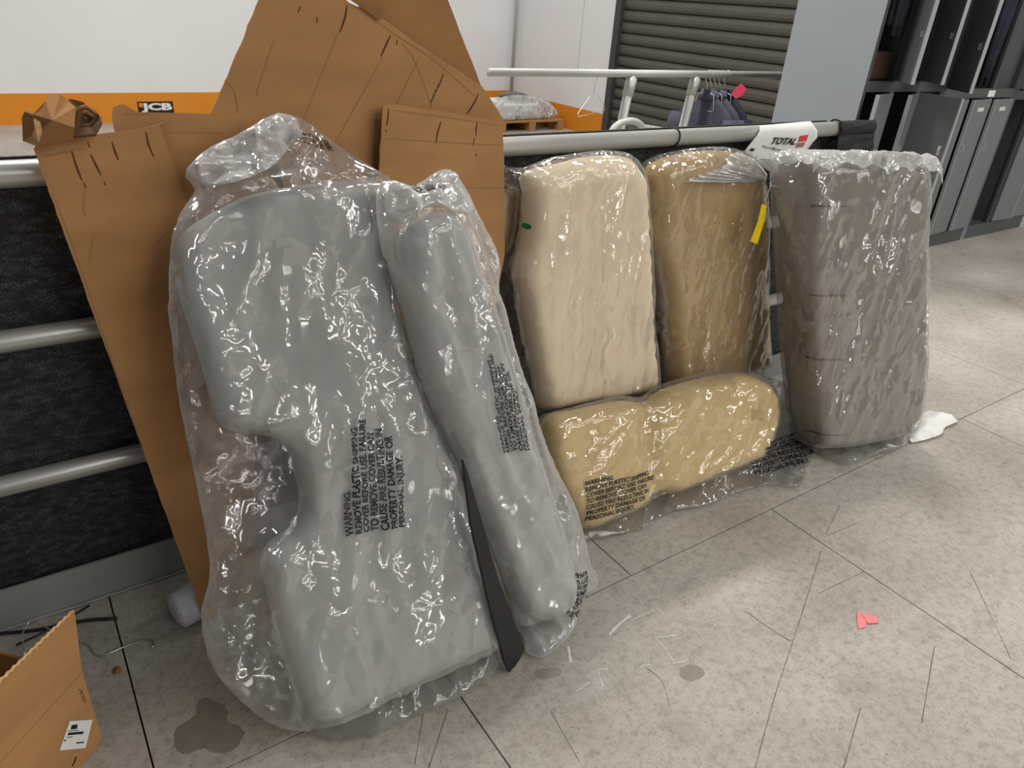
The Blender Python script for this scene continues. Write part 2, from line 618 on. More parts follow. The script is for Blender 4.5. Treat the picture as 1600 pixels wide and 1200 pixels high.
cr.color_ramp.elements[0].position = .24; cr.color_ramp.elements[0].color = (*srgb(19, 19, 21), 1)
cr.color_ramp.elements[1].position = .50; cr.color_ramp.elements[1].color = (*srgb(92, 92, 100), 1)
L.new(mm.outputs[0], cr.inputs[0]); L.new(cr.outputs[0], P.inputs['Base Color'])
P.inputs['Roughness'].default_value = .7
bp = N.new('ShaderNodeBump'); bp.inputs['Strength'].default_value = .4; bp.inputs['Distance'].default_value = .002
L.new(v1.outputs['Distance'], bp.inputs['Height']); L.new(bp.outputs[0], P.inputs['Normal'])
M['mesh'] = m

# ------------------------------------------------------------------ lettering
def text_geo(body, bold=.012, shear=0.0, line=1.0):
    c = bpy.data.curves.new('lettering', 'FONT')
    c.body = body
    c.offset = bold
    c.shear = shear
    c.space_line = line
    c.resolution_u = 3
    o = bpy.data.objects.new('lettering', c)
    COL.objects.link(o)
    dg = bpy.context.evaluated_depsgraph_get()
    me = o.evaluated_get(dg).to_mesh()
    v = np.array([p.co[:2] for p in me.vertices])
    f = [tuple(p.vertices) for p in me.polygons]
    o.evaluated_get(dg).to_mesh_clear()
    bpy.data.objects.remove(o)
    bpy.data.curves.remove(c)
    lo, hi = v.min(0), v.max(0)
    return (v - lo) / (hi - lo), f
def flat_text(name, body, P0, P1, P2, nrm, m, parent, bold=.034, shear=0, lift=.002):
    """lettering on a flat surface: P0 lower left, P1 lower right, P2 upper left"""
    v, f = text_geo(body, bold, shear)
    P0, P1, P2, nrm = (np.array(t, float) for t in (P0, P1, P2, nrm))
    return mesh(name, P0 + v[:, :1] * (P1 - P0) + v[:, 1:] * (P2 - P0) + nrm * lift, f, m, parent)
WARN = ['WARNING.', 'REMOVE PLASTIC SHIPPING', 'COVER BEFORE USE. FAILURE', 'TO REMOVE COVER CAN', 'CAUSE FIRE RESULTING IN', 'PROPERTY DAMAGE OR', 'PERSONAL INJURY.']
def film_text(frame, hfn, w0, body, c0, c1, c2, parent, bold=.018, shear=.12, bend=0.0, lift=.0012):
    """print on the film: c0 lower left, c1 lower right, c2 upper left of the block, in photo pixels"""
    v, f = text_geo(body, bold, shear, .95)
    a, b, c = (np.array(frame.uv(*p, w=w0, fold=False)) for p in (c0, c1, c2))
    x, y = v[:, :1], v[:, 1:]
    uv = a + x * (b - a) + y * (c - a)
    uv = uv + bend * .004 * np.stack([gn(uv[:, 0] * 35, uv[:, 1] * 35, 4), gn(uv[:, 0] * 35, uv[:, 1] * 35, 8)], 1)
    hi = frame.O + uv[:, :1] * frame.U + uv[:, 1:] * frame.V + .4 * frame.N
    me = parent.data
    tree = BVHTree.FromPolygons([v_.co.copy() for v_ in me.vertices], [tuple(p_.vertices) for p_ in me.polygons])
    n_ = Vector(frame.N)
    out = []
    miss = set()
    for q_, p_ in enumerate(hi):
        h_ = tree.ray_cast(Vector(p_), -n_)
        if h_[0] is None:
            miss.add(q_)
        out.append(h_[0] + n_ * lift if h_[0] is not None else Vector(p_) - n_ * (.4 - w0))
    f = [t_ for t_ in f if not miss.intersection(t_)]
    used = sorted({i_ for t_ in f for i_ in t_})
    ix = {i_: k_ for k_, i_ in enumerate(used)}
    return mesh('printed_warning', [out[i_] for i_ in used], [tuple(ix[i_] for i_ in t_) for t_ in f], M['ink'], parent)

# ================================================================== the setting
XW, YW = 5.97, 8.735            # right wall plane, far wall plane
floor = struct(box('floor', (-6, -4, -.06), (14, YW + .2, -.012), M['joint']))
PW, PL, GAP = 1.2205, 2.44, .0017
Y0J = 1.041
me = None
for r in range(-2, 4):
    ya = Y0J + r * PL
    off = 0.0 if r % 2 == 0 else .61
    for k in range(-4, 11):
        xa = off + k * PW
        if me is None:
            o = box('floor_panel', (GAP, GAP, -.02), (PW - GAP, PL - GAP, 0), M['floor'], None, .0006)
            me = o.data
        else:
            o = bpy.data.objects.new('floor_panel', me)
            COL.objects.link(o)
        o.parent = floor
        o.location = (xa, ya, 0)
# far wall, right wall beyond the corner, orange band boards
wall_far = struct(box('wall_far', (-6, YW, 0), (XW + .3, YW + .2, 6.0), M['wall']))
wall_right = struct(box('wall_right', (XW, 6.73, 0), (XW + .25, YW, 6.0), M['wall']))
trim_1 = struct(box('trim_1', (-6, YW - .006, 0), (XW, YW - .0005, .283), M['orange']))
trim_2 = struct(box('trim_2', (XW - .006, 6.76, 0), (XW - .0005, YW - .007, .268), M['orange']))
wall_over = struct(box('wall_shutter_head', (XW, 1.0, 3.4), (XW + .25, 6.73, 6.0), M['wall']))
wall_side = struct(box('wall_side', (12.6, -4, 0), (12.8, YW, 6.0), M['wall']))
# panel joint on the right wall
struct(box('trim_3', (XW - .003, 7.33, .62), (XW - .0002, 7.337, 4.0), M['tube_grey']))
# roller shutter
shut = struct(thing('door_1', (XW, 4.6, 0), 'dark grey ribbed roller shutter door in the right wall', 'shutter'))
del shut['category']
box('side_guide', (XW - .05, 6.645, 0), (XW + .06, 6.735, 3.4), M['frame_dark'], shut, .004)
sl = None
pitch = .112
n_sl = 30
prof = [(-.002, 0), (.020, .006), (.032, .03), (.034, .06), (.026, .09), (.006, .106), (-.002, .112), (-.012, .112), (-.012, 0)]
for k in range(n_sl):
    z = .02 + k * pitch
    if sl is None:
        vs_, fs = [], []
        for y in (2.9, 6.66):
            for (dx, dz) in prof:
                vs_.append((XW + .03 - dx, y, dz))
        n = len(prof)
        for i in range(n):
            fs.append((i, (i + 1) % n, n + (i + 1) % n, n + i))
        fs += [tuple(range(n)), tuple(range(n, 2 * n))[::-1]]
        s = mesh('shutter_slat', vs_, fs, M['shutter'], None, False)
        sl = s.data
    else:
        s = bpy.data.objects.new('shutter_slat', sl)
        COL.objects.link(s)
    s.parent = shut
    s.matrix_parent_inverse = Matrix.Translation(-shut.location)
    s.location = (0, 0, z)
# vertical pipe in the corner
pp = tag(tube('conduit_pipe', [(5.90, 8.60, 0), (5.90, 8.60, 4.0)], .022, M['tube_grey'], None, 10), 'thin grey vertical pipe standing in the far wall corner', 'pipe')
# wall sign
sg = thing('wall_sign', (1.51, YW - .01, .09), 'small black and white logo sign on the orange wall band', 'sign')
a0, a1 = onY(214, 159, YW - .01), onY(272, 175, YW - .01)
zt = a0[2]; zb = zt - .118; xa, xb = a0[0], a1[0]
box('plate', (xa, YW - .012, zb), (xb, YW - .007, zt), M['ink'], sg)
wl = xb - xa
box('logo_square', (xa + .012, YW - .0135, zb + .066), (xa + .05, YW - .012, zt - .012), M['orange'], sg)
flat_text('lettering', 'JCB', (xa + .03, YW - .0125, zb + .012), (xb - .012, YW - .0125, zb + .012), (xa + .03, YW - .0125, zt - .014), (0, -1, 0), M['paper'], sg, bold=.05)

# ------------------------------------------------------------------ railing
YR = 1.665
rl = thing('railing', (1.0, YR, 0), 'low tube railing with black mesh infill the wrapped pieces lean on', 'railing')
tube('top_rail', [(-3.0, YR, 1.05), (2.845, YR, 1.05)], .0255, M['tube'], rl, 24)
tube('middle_rail', [(-3.0, YR, .721), (2.82, YR, .721)], .0235, M['tube'], rl, 24)
tube('lower_rail', [(-3.0, YR, .388), (2.82, YR, .388)], .0235, M['tube'], rl, 24)
for x in (-1.6, 1.05, 2.80):
    tube('post', [(x, YR + .02, 0), (x, YR + .02, 1.04)], .022, M['tube_grey'], rl, 16)
box('toe_board', (-3.0, YR - .003, 0), (2.83, YR + .004, .113), M['toe'], rl)
bd = [(-3.0 + i * .02, YR - .007 + random.uniform(-.0015, .0015), .004) for i in range(282)]
tube('sealant_bead', bd, .0042, M['toe'], rl, 6)
# mesh: slack sheet with hem above the top rail
vs_, fs = [], []
nx, nz_ = 160, 24
for i in range(nx + 1):
    for j in range(nz_ + 1):
        x, z = -3 + 5.83 * i / nx, .03 + (1.042) * j / nz_
        y = YR + .032 + .004 * gn(x * 3, z * 3, 2) + .003 * math.sin(z * 9)
        vs_.append((x, float(y), z))
for i in range(nx):
    for j in range(nz_):
        a = i * (nz_ + 1) + j
        fs.append((a, a + nz_ + 1, a + nz_ + 2, a + 1))
o = mesh('mesh_panel', vs_, fs, M['mesh'], rl, True)
md = o.modifiers.new('thick', 'SOLIDIFY'); md.thickness = .002
tube('hem', [(-3 + i * .01, YR + .026 + .003 * (i % 2), 1.0735) for i in range(560)], .0035, M['black_cloth'], rl, 5)
# cable tie rings round the top rail
for px_ in (1052, 945):
    c = onY(px_, 215, YR)
    ring = [(c[0] + .006 * math.sin(t), YR + .0275 * math.cos(t), 1.05 + .0275 * math.sin(t)) for t in np.linspace(0, 2 * math.pi, 20)]
    if px_ == 1052:
        tube('cable_tie', ring, .0022, M['black'], rl, 6)
# black cloth wrapped on the rail end
wr = thing('black_wrap', (2.7, YR, .9), 'black plastic cloth bundled around the right end of the rail', 'cloth')
vs_, fs = [], []
nx, na = 22, 22
for i in range(nx + 1):
    x = 2.60 + .235 * i / nx
    for k in range(na + 1):
        t = k / na
        if t < .6:
            an = math.radians(115 - 300 * t)
            r = .031 + .004 * float(gn(x * 30, t * 8, 3))
            p = (x, YR - .0 + r * math.cos(an) * -1 * -1, 1.05 + r * math.sin(an))
            p = (x, YR + r * math.cos(an + math.pi * 0) * (1 if an > math.pi / 2 else 1), 1.05 + r * math.sin(an))
            an2 = math.radians(118 + 170 * t)
            p = (x, YR + r * math.cos(an2), 1.05 + r * math.sin(an2))
        else:
            q = (t - .6) / .4
            p = (x, YR - .032 + .02 * float(gn(x * 14, q * 3, 6)) - .01 * q, 1.05 - .012 - q * (.10 + .10 * (1 - i / nx)))
        vs_.append(p)
for i in range(nx):
    for k in range(na):
        a = i * (na + 1) + k
        fs.append((a, a + 1, a + na + 2, a + na + 1))
o = mesh('wrapped_cloth', vs_, fs, M['black_cloth'], wr, True)
md = o.modifiers.new('thick', 'SOLIDIFY'); md.thickness = .002
tube('tie_cord', [(2.61 + .004 * math.sin(3 * t), YR + .0325 * math.cos(t), 1.05 + .0325 * math.sin(t)) for t in np.linspace(0, 6.283, 24)], .0035, M['black_cloth'], wr, 6)

# printed paper sheet hanging from the rail
pn = thing('paper_notice', (2.42, YR - .03, .87), 'white printed paper notice with a red square draped over the rail', 'paper')
fr_p = Frame(2.2, YR - .036, 0)
def uvp(px, py):
    p = onY(px, py, YR - .036)
    return (p[0] - 2.2, p[2])
ol = [uvp(*p) for p in [(1182, 212), (1195, 198), (1277, 190), (1276, 215), (1255, 240), (1248, 262), (1236, 278), (1215, 276), (1180, 255), (1162, 236)]]
ol = [(u, min(v, 1.083)) for u, v in ol]
def wpap(uv):
    z = uv[:, 1]
    over = np.clip((z - 1.05) / .03, 0, 1)
    return .004 * gn(uv[:, 0] * 12, z * 12, 3) - .03 * over ** 2 + .002
shell('sheet', fr_p, straight(ol, .02), .018, lambda q: wpap(q) + .0006, lambda q: wpap(q), [M['paper']], pn, True, 1)
def pap_pt(px, py, lift=.0028):
    u, v = uvp(px, py)
    return frp_w(u, v, lift)
def frp_w(u, v, lift):
    w = float(wpap(np.array([[u, v]]))[0]) + lift
    return fr_p.world([u], [v], [w])[0]
def pap_quad(name, pts, m):
    mesh(name, [pap_pt(*p) for p in pts], [tuple(range(len(pts)))], m, pn)
flat_text('headline', 'TOTAL', pap_pt(1203, 225), pap_pt(1240, 226), pap_pt(1207, 214), (0, -1, 0), M['ink'], pn, bold=.03, shear=.3, lift=.001)
pap_quad('red_square', [(1248, 212), (1262, 210), (1259, 220), (1246, 221)], M['red'])
pap_quad('tan_square', [(1244, 223), (1257, 222), (1254, 229), (1242, 230)], M['tan_print'])
flat_text('subtitle', 'Parts Maintenance Ma', pap_pt(1189, 230), pap_pt(1243, 241), pap_pt(1190, 226), (0, -1, 0), M['ink'], pn, bold=.01, lift=.001)
pap_quad('print_block', [(1222, 242), (1247, 245), (1243, 250), (1218, 246)], M['ink'])
pap_quad('print_block', [(1172, 231), (1178, 232), (1175, 236), (1169, 235)], M['ink'])
for k in range(7):
    y = 247 + k * 3.6
    pap_quad('print_line', [(1186 + k * 4, y), (1214 + k * 3, y + 3), (1214 + k * 3, y + 4.2), (1186 + k * 4, y + 1.2)], M['paper_grey'])

# rear handrail with two posts and a bent tube
rr = thing('rear_handrail', (3.4, 3.43, 0), 'upper grey handrail on two posts behind the mesh railing', 'handrail')
tube('rail', [(2.205, 3.43, 1.053), (4.9, 3.43, 1.053)], .021, M['tube_grey'], rr, 20)
for (xt, xb_) in ((3.205, 3.08), (3.745, 3.62)):
    tube('post', [(xt, 3.43, 1.04), (xb_, 3.43, 0)], .027, M['tube_grey'], rr, 16)
    tube('clamp', [(xt - .002, 3.425, 1.03), (xt - .018, 3.425, .93)], .032, M['tube_grey'], rr, 16)
arc = [(2.95 + .0, 3.3, .66)] + [(3.11 - .13 * math.cos(t), 3.3, .735 + .075 * math.sin(t)) for t in np.linspace(.2, math.pi * .85, 14)] + [(3.4, 3.3, .745), (4.0, 3.3, .745)]
tube('bent_tube', arc, .02, M['tube_grey'], rr, 10)

# wire hangers and jackets on the rear handrail
def hanger(x, name, label, group, yaw=0.0, width=.40, y0=3.43, ztop=1.053 + .021):
    h = thing(name, (x, y0, ztop - .12), label, 'hanger', group)
    cy, sy = math.cos(yaw), math.sin(yaw)
    def P(a, z):   # a across the hanger
        return (x + a * sy, y0 + a * cy, z)
    hook = [P(-.024, ztop - .03)] + [P(.024 * -math.cos(t), ztop - .021 + .024 * math.sin(t)) for t in np.linspace(.2, math.pi, 10)] + [P(.02, ztop - .06), P(0, ztop - .085), P(0, ztop - .12)]
    tube('hook', hook, .0022, M['wire'], h, 6)
    b = ztop - .12
    tube('shoulder_wire', [P(0, b), P(-.06, b - .02), P(-width / 2, b - .10), P(-width / 2 + .01, b - .118), P(width / 2 - .01, b - .118), P(width / 2, b - .10), P(.06, b - .02), P(0, b)], .0019, M['wire'], h, 6)
    return h
hanger(2.93, 'wire_hanger', 'empty white wire hanger swinging below the rear handrail', None, yaw=math.radians(62), width=.42)
for k, x in enumerate((3.87, 3.91, 3.95, 3.99, 4.04)):
    hanger(x, 'wire_hanger', '%s bunched white wire hanger from the handrail post above the jackets' % ('first', 'second', 'third', 'fourth', 'fifth')[k], 'hangers carrying the jackets', yaw=math.radians(-8 + 2 * k), width=.15)
def jacket(x, name, label, m, yaw, half=.21, group=None, mlab=None):
    j = thing(name, (x, 3.43, .05), label, 'jacket', group)
    vs_, fs = [], []
    rows = [(.945, .022, .018), (.93, .045, .026), (.90, .085, .030), (.865, .13, .032), (.83, .175, .034), (.78, .205, .036), (.70, .215, .038), (.55, .215, .04), (.35, .215, .04), (.25, .21, .04)]
    seg = 28
    cy, sy = math.cos(yaw), math.sin(yaw)
    for (z, hy, hx) in rows:
        for k in range(seg):
            t = 2 * math.pi * k / seg
            fold = 1 + .16 * math.sin(5 * t + x * 40) * (1 - (z - .25) / .8)
            a = hy * half / .21 * math.copysign(abs(math.sin(t)) ** .8, math.sin(t))
            b = hx * math.copysign(abs(math.cos(t)) ** .8, math.cos(t)) * fold
            vs_.append((x + b * cy + a * sy, 3.43 + a * cy - b * sy, z))
    for i in range(len(rows) - 1):
        for k in range(seg):
            fs.append((i * seg + k, i * seg + (k + 1) % seg, (i + 1) * seg + (k + 1) % seg, (i + 1) * seg + k))
    fs.append(tuple(range(seg)))
    mesh('body', vs_, fs, m, j, True)
    for s in (-1, 1):
        pts = []
        for q in range(7):
            t = q / 6
            a = s * (half * .92 + .035 * t)
            pts.append((x + a * sy - .02, 3.43 + a * cy, .80 - .52 * t))
        tube('sleeve', pts, [.045, .058, .06, .058, .055, .052, .05], m, j, 12)
    # turned collar
    vs_, fs = [], []
    for i in range(13):
        t = -1.25 * math.pi / 2 + 1.25 * math.pi * i / 12
        a, b = .075 * math.sin(t), -.05 * math.cos(t)
        for (q, dz) in ((.55, .945), (.7, .962), (.95, .905)):
            vs_.append((x + b * q * cy + a * q * sy, 3.43 + a * q * cy - b * q * sy, dz))
    for i in range(12):
        for k in range(2):
            fs.append((i * 3 + k, i * 3 + k + 1, i * 3 + k + 4, i * 3 + k + 3))
    c = mesh('collar', vs_, fs, m, j, True)
    md = c.modifiers.new('thick', 'SOLIDIFY'); md.thickness = .004
    return j
jacket(3.90, 'work_jacket', 'charcoal work jacket with an open collar nearest the handrail post', M['jacket'], math.radians(-14))
j2 = jacket(3.99, 'work_jacket', 'charcoal work jacket with a pale name patch in the middle', M['jacket'], math.radians(-6))
jacket(4.09, 'work_jacket', 'dark navy work jacket nearest the grey lockers', M['jacket_dark'], math.radians(2))
p = onY(1126, 195, 3.2)
box('name_patch', (3.925, 3.36, .70), (3.932, 3.43, .745), mat('lilac_patch', srgb(178, 182, 224), .7), j2)
pt = thing('pink_tag', (4.03, 3.31, .98), 'hot pink folded tag tied among the wire hangers', 'tag')
mesh('card', [(3.995, 3.33, .945), (4.01, 3.32, .985), (4.035, 3.30, 1.015), (4.065, 3.275, .985), (4.055, 3.285, .945), (4.02, 3.31, .92)], [(0, 1, 2, 3, 4, 5)], M['pink_hot'], pt).modifiers.new('t', 'SOLIDIFY').thickness = .002

# pallet with wrapped carton in the corner
pl = thing('pallet', (5.35, 7.75, 0), 'wooden pallet on the floor in the far wall corner', 'pallet')
PX0, PX1, PY0, PY1 = 4.92, 5.86, 7.36, 8.30
for k in range(6):
    y = PY0 + (PY1 - PY0 - .1) * k / 5
    box('deck_board', (PX0, y, .10), (PX1, y + .12, .122), M['wood'], pl, .002)
for k in range(3):
    x = PX0 + (PX1 - PX0 - .09) * k / 2
    box('stringer', (x, PY0, .02), (x + .09, PY1, .10), M['wood'], pl, .002)
    box('skid_board', (x - .0, PY0, 0), (x + .09, PY1, .02), M['wood'], pl, .002)
bx_ = thing('white_carton', (5.3, 7.7, .122), 'white carton on the pallet with loose clear wrap', 'carton')
box('carton_body', (5.0, 7.42, .122), (5.52, 7.95, .30), M['box_white'], bx_, .004)
box('carton_lid', (4.995, 7.415, .275), (5.525, 7.955, .305), M['box_white'], bx_, .003)
frc = Frame(4.9, 7.38, 12)
shell('loose_wrap', frc, catmull([(-.02, .15), (.05, .36), (.3, .40), (.6, .37), (.78, .30), (.86, .16), (.5, .14)], True, .04), .04,
      lambda q: .02 + .03 * gn(q[:, 0] * 9, q[:, 1] * 9, 3), lambda q: .0 + .03 * gn(q[:, 0] * 9, q[:, 1] * 9, 3), M['film_white'], bx_, True, 1)
gb = thing('dark_bag', (5.35, 7.8, .305), 'dark grey plastic bag lying on top of the white carton', 'bag')
bm = bmesh.new()
bmesh.ops.create_icosphere(bm, subdivisions=3, radius=1.0)
for v in bm.verts:
    n_ = 1 + .18 * float(gn(v.co.x * 2.2 + 3, v.co.y * 2.2 + v.co.z * 1.7, 5))
    v.co = Vector((5.33 + v.co.x * .2 * n_, 7.72 + v.co.y * .15 * n_, .35 + max(v.co.z, -.95) * .047 * n_))
bobj('bag_body', bm, mat('grey_plastic_bag', srgb(92, 96, 102), .35, var=.3, vscale=12), gb, True)

# ------------------------------------------------------------------ lockers
def locker_bank(x0, x1, label, upper, lower, zs=1.09, y0=2.50, depth=.56, ztop=2.0, stickers=False):
    b = thing('locker_bank', ((x0 + x1) / 2, y0 + depth / 2, 0), label, 'lockers')
    t = .012
    box('side_panel', (x0, y0, 0), (x0 + t, y0 + depth, ztop), M['locker'], b, .001)
    box('side_panel', (x1 - t, y0, 0), (x1, y0 + depth, ztop), M['locker'], b, .001)
    box('back_panel', (x0 + t, y0 + depth - t, 0), (x1 - t, y0 + depth, ztop), M['locker_dark'], b)
    box('top_panel', (x0 + t, y0, ztop - t), (x1 - t, y0 + depth - t, ztop), M['locker'], b)
    box('plinth', (x0 + t, y0 + .004, 0), (x1 - t, y0 + .03, .10), M['locker_dark'], b)
    box('middle_rail', (x0 + t, y0 - .001, zs - .028), (x1 - t, y0 + .04, zs + .03), M['locker_dark'], b, .001)
    box('shelf', (x0 + t, y0 + .04, zs - .01), (x1 - t, y0 + depth - t, zs), M['locker_dark'], b)
    box('bottom_panel', (x0 + t, y0 + .03, .09), (x1 - t, y0 + depth - t, .10), M['locker_dark'], b)
    nc = len(upper)
    cw = (x1 - x0 - 2 * t) / nc
    for i in range(nc + 1):
        xc = x0 + t + cw * i
        box('upright', (max(x0 + .001, xc - .016), y0 - .002, .10), (min(x1 - .001, xc + .016), y0 + .02, ztop - t), M['locker_dark'], b, .001)
        if 0 < i < nc:
            box('divider', (xc - .004, y0 + .02, .10), (xc + .004, y0 + depth - t, ztop - t), M['locker_dark'], b)
    for tier, angs in ((0, lower), (1, upper)):
        za, zb = (.115, zs - .032) if tier == 0 else (zs + .034, ztop - .02)
        for i, an in enumerate(angs):
            if an is None:
                continue
            xa, xb = x0 + t + cw * i + .012, x0 + t + cw * (i + 1) - .012
            hx = xa if an >= 0 else xb
            R = Matrix.Translation((hx, y0 - .003, 0)) @ Matrix.Rotation(math.radians(-an), 4, 'Z')
            wd = xb - xa
            lo_x, hi_x = (0, wd) if an >= 0 else (-wd, 0)
            bm = bmesh.new()
            bm_box(bm, (lo_x, -.018, za), (hi_x, 0, zb), .0015, R)
            d = bobj('door', bm, M['locker_door'], b)
            ex = hi_x if an >= 0 else lo_x
            bm = bmesh.new()
            bm_box(bm, (ex - .004, -.0195, za), (ex + .004, .001, zb), 0, R)
            bobj('door_edge', bm, M['locker_edge'], d)
            hxk = hi_x - .035 if an >= 0 else lo_x + .035
            zk = zb - .30 if tier == 0 else za + .25
            bm = bmesh.new()
            bm_box(bm, (hxk - .006, -.034, zk - .016), (hxk + .006, -.018, zk + .016), .003, R)
            bm_box(bm, (hxk - .009, -.022, zk - .026), (hxk + .009, -.018, zk + .026), .001, R)
            bobj('handle', bm, M['chrome'], d)
            if stickers and tier == 0:
                cx = (lo_x + hi_x) / 2
                for s in range(4):
                    bm = bmesh.new()
                    bm_box(bm, (cx - .045 + .024 * s, -.0188, zb - .075), (cx - .045 + .024 * s + .018, -.018, zb - .05), 0, R)
                    bobj('sticker', bm, M['paper'], d)
    return b
locker_bank(4.10, 4.965, 'grey locker bank with wide side panel and doors hanging open', (None, 130, 126), (-14, -20, 84))
lb = locker_bank(4.985, 5.93, 'middle grey locker bank with white stickers on its lower doors', (126, None, -97), (-6, -5, -4), zs=1.045, stickers=True)
locker_bank(5.95, 6.9, 'rightmost dark locker bank with a lower door ajar', (None, None, 60), (None, 3, 0), zs=1.03)
box('notice_sticker', (5.55, 2.494, 1.025), (5.64, 2.4985, 1.065), M['paper'], lb)
def hung(x, y, z1, z0, name, label, m, hw=.1):
    g = thing(name, (x, y, z0), label, 'clothing')
    vs_, fs = [], []
    seg, rows = 20, 8
    for i in range(rows):
        t = i / (rows - 1)
        z = z1 + (z0 - z1) * t
        w_ = hw * (.35 + .65 * min(1, t * 4)) * (1 - .35 * t)
        for k in range(seg):
            a = 2 * math.pi * k / seg
            f_ = 1 + .28 * math.sin(4 * a + t * 2)
            vs_.append((x + w_ * math.cos(a) * f_, y + .05 * math.sin(a) * f_, z))
    for i in range(rows - 1):
        for k in range(seg):
            fs.append((i * seg + k, i * seg + (k + 1) % seg, (i + 1) * seg + (k + 1) % seg, (i + 1) * seg + k))
    fs += [tuple(range(seg)), tuple((rows - 1) * seg + k for k in range(seg))]
    mesh('garment', vs_, fs, m, g, True)
    for s in (-1, 1):
        tube('sleeve', [(x + s * hw * .8, y - .03, z1 - .05), (x + s * hw * .75, y - .035, (z1 + z0) / 2), (x + s * hw * .45, y - .035, z0 - .05)], [.02, .022, .014], m, g, 10)
hung(4.31, 2.565, 1.90, 1.40, 'hung_overalls', 'grey lilac overalls hanging in the first upper locker', M['jacket'], .055)
hung(5.52, 2.575, 1.85, 1.14, 'hung_jacket', 'black jacket hanging in the upper locker of the middle bank', M['jacket_dark'], .075)
tag(box('brown_box', (4.16, 2.545, 1.122), (4.37, 2.80, 1.27), M['brown'], None, .004), 'dull brown box on the shelf of the first upper locker', 'box')

# ================================================================== leaning cardboard
def cardboard(name, label, frame, px, m, jag=0.0, thick=.005, warp=.0, seed=1, step=.02, parent=None, w=0.0, cat='cardboard', pname='sheet'):
    ol = straight([frame.uv(*p, w=w) for p in px], step, jag, seed)
    if parent is None:
        parent = thing(name, frame.world([ol[:, 0].mean()], [max(0, ol[:, 1].min())], [0])[0], label, cat)
    wf = lambda q: w + thick + warp * gn(q[:, 0] * 2.5, q[:, 1] * 2.5, seed)
    wb = lambda q: w + warp * gn(q[:, 0] * 2.5, q[:, 1] * 2.5, seed)
    shell(pname, frame, ol, .05, wf, wb, [m, M['card_edge']], parent, False, 1, True, seed)
    return parent, wf
def strokes(frame, wf, parent, segs, name, m, width=.004, lift=.0006):
    """thin marks lying on a sheet, each a mesh of its own"""
    for pts in segs:
        uv = np.array([frame.uv(*p, w=float(wf(np.array([[0.3, 0.5]]))[0])) for p in pts])
        uv = catmull(uv, False, .012) if len(uv) > 2 else straight(uv, .012, .0007, int(uv[0, 0] * 1e4), False)
        if len(pts) == 2:
            uv = np.vstack([uv, [frame.uv(*pts[1], w=0)]])
        n = len(uv)
        t = np.gradient(uv, axis=0)
        t /= np.linalg.norm(t, axis=1)[:, None] + 1e-9
        nn = np.stack([-t[:, 1], t[:, 0]], 1)
        hw = width * .5 * (.35 + .65 * np.sin(np.linspace(.25, math.pi - .25, n)))[:, None]
        q = np.vstack([uv + nn * hw, uv - nn * hw])
        top = frame.world(q[:, 0], q[:, 1], wf(q) + lift)
        mesh(name, top, [(i, i + 1, n + i + 1, n + i) for i in range(n - 1)], m, parent)

# big back sheet (its right part shows behind the front one)
FB = Frame(0, 1.478, 8.7)
A2, w2 = cardboard('cardboard_sheet', 'brown cardboard sheet peeking out behind the tallest sheet, top right', FB,
                   [(560, -90), (690, -20), (700, 5), (752, 140), (770, 190), (775, 300), (700, 430), (560, 430)], M['card_dark'], .0012, seed=2)
FA = Frame(0, 1.452, 8.9)
A1, w1 = cardboard('cardboard_sheet', 'tallest brown cardboard sheet with a diagonal creased top edge', FA,
                   [(327, 178), (350, 130), (400, 8), (425, -55), (470, -60), (545, 5), (600, 32), (680, 88), (752, 136), (760, 148), (784, 186), (786, 330), (700, 560), (480, 560), (440, 260)], M['card'], .0015, warp=.006, seed=3)
strokes(FA, w1, A1, [[(470, 10), (465, 20)], [(497, 26), (494, 36)], [(543, 8), (540, 28), (532, 50)], [(611, 55), (605, 68), (596, 88)], [(622, 62), (618, 70)], [(694, 116), (688, 130), (680, 146), (674, 160)], [(748, 146), (742, 160), (730, 178)]], 'tear_slit', M['slit'], .0045)
strokes(FA, w1, A1, [[(628, 66), (645, 88), (658, 118), (668, 145), (674, 165)], [(585, 30), (620, 55), (680, 95), (742, 150)], [(430, 60), (400, 150)], [(530, 50), (470, 200)], [(655, 92), (600, 205)], [(600, 88), (520, 230)], [(350, 125), (366, 140), (372, 178)], [(700, 98), (672, 168)]], 'crease', M['crease'], .0026)
# short torn flap folded over the diagonal edge
mesh('folded_flap', FA.world(*np.array([[*FA.uv(*p, w=.006), ww] for p, ww in (((540, -5), .007), ((592, 32), .009), ((597, 15), .018), ((588, -15), .02))]).T), [(0, 1, 2, 3)], M['card_dark'], A1).modifiers.new('t', 'SOLIDIFY').thickness = .004
# sheet with the wavy torn top, left
FC = Frame(0, 1.440, 8.6)
A4, w4 = cardboard('cardboard_sheet', 'low brown cardboard sheet with a wavy torn top left corner', FC,
                   [(174, 182), (176, 168), (184, 164), (193, 163), (203, 169), (216, 175), (250, 176), (328, 178), (372, 204), (440, 300), (430, 560), (330, 560), (250, 330), (180, 210)], M['card'], .001, seed=5)
strokes(FC, w4, A4, [[(250, 207), (350, 207)], [(195, 178), (240, 178)]], 'crease', M['crease'], .0022)
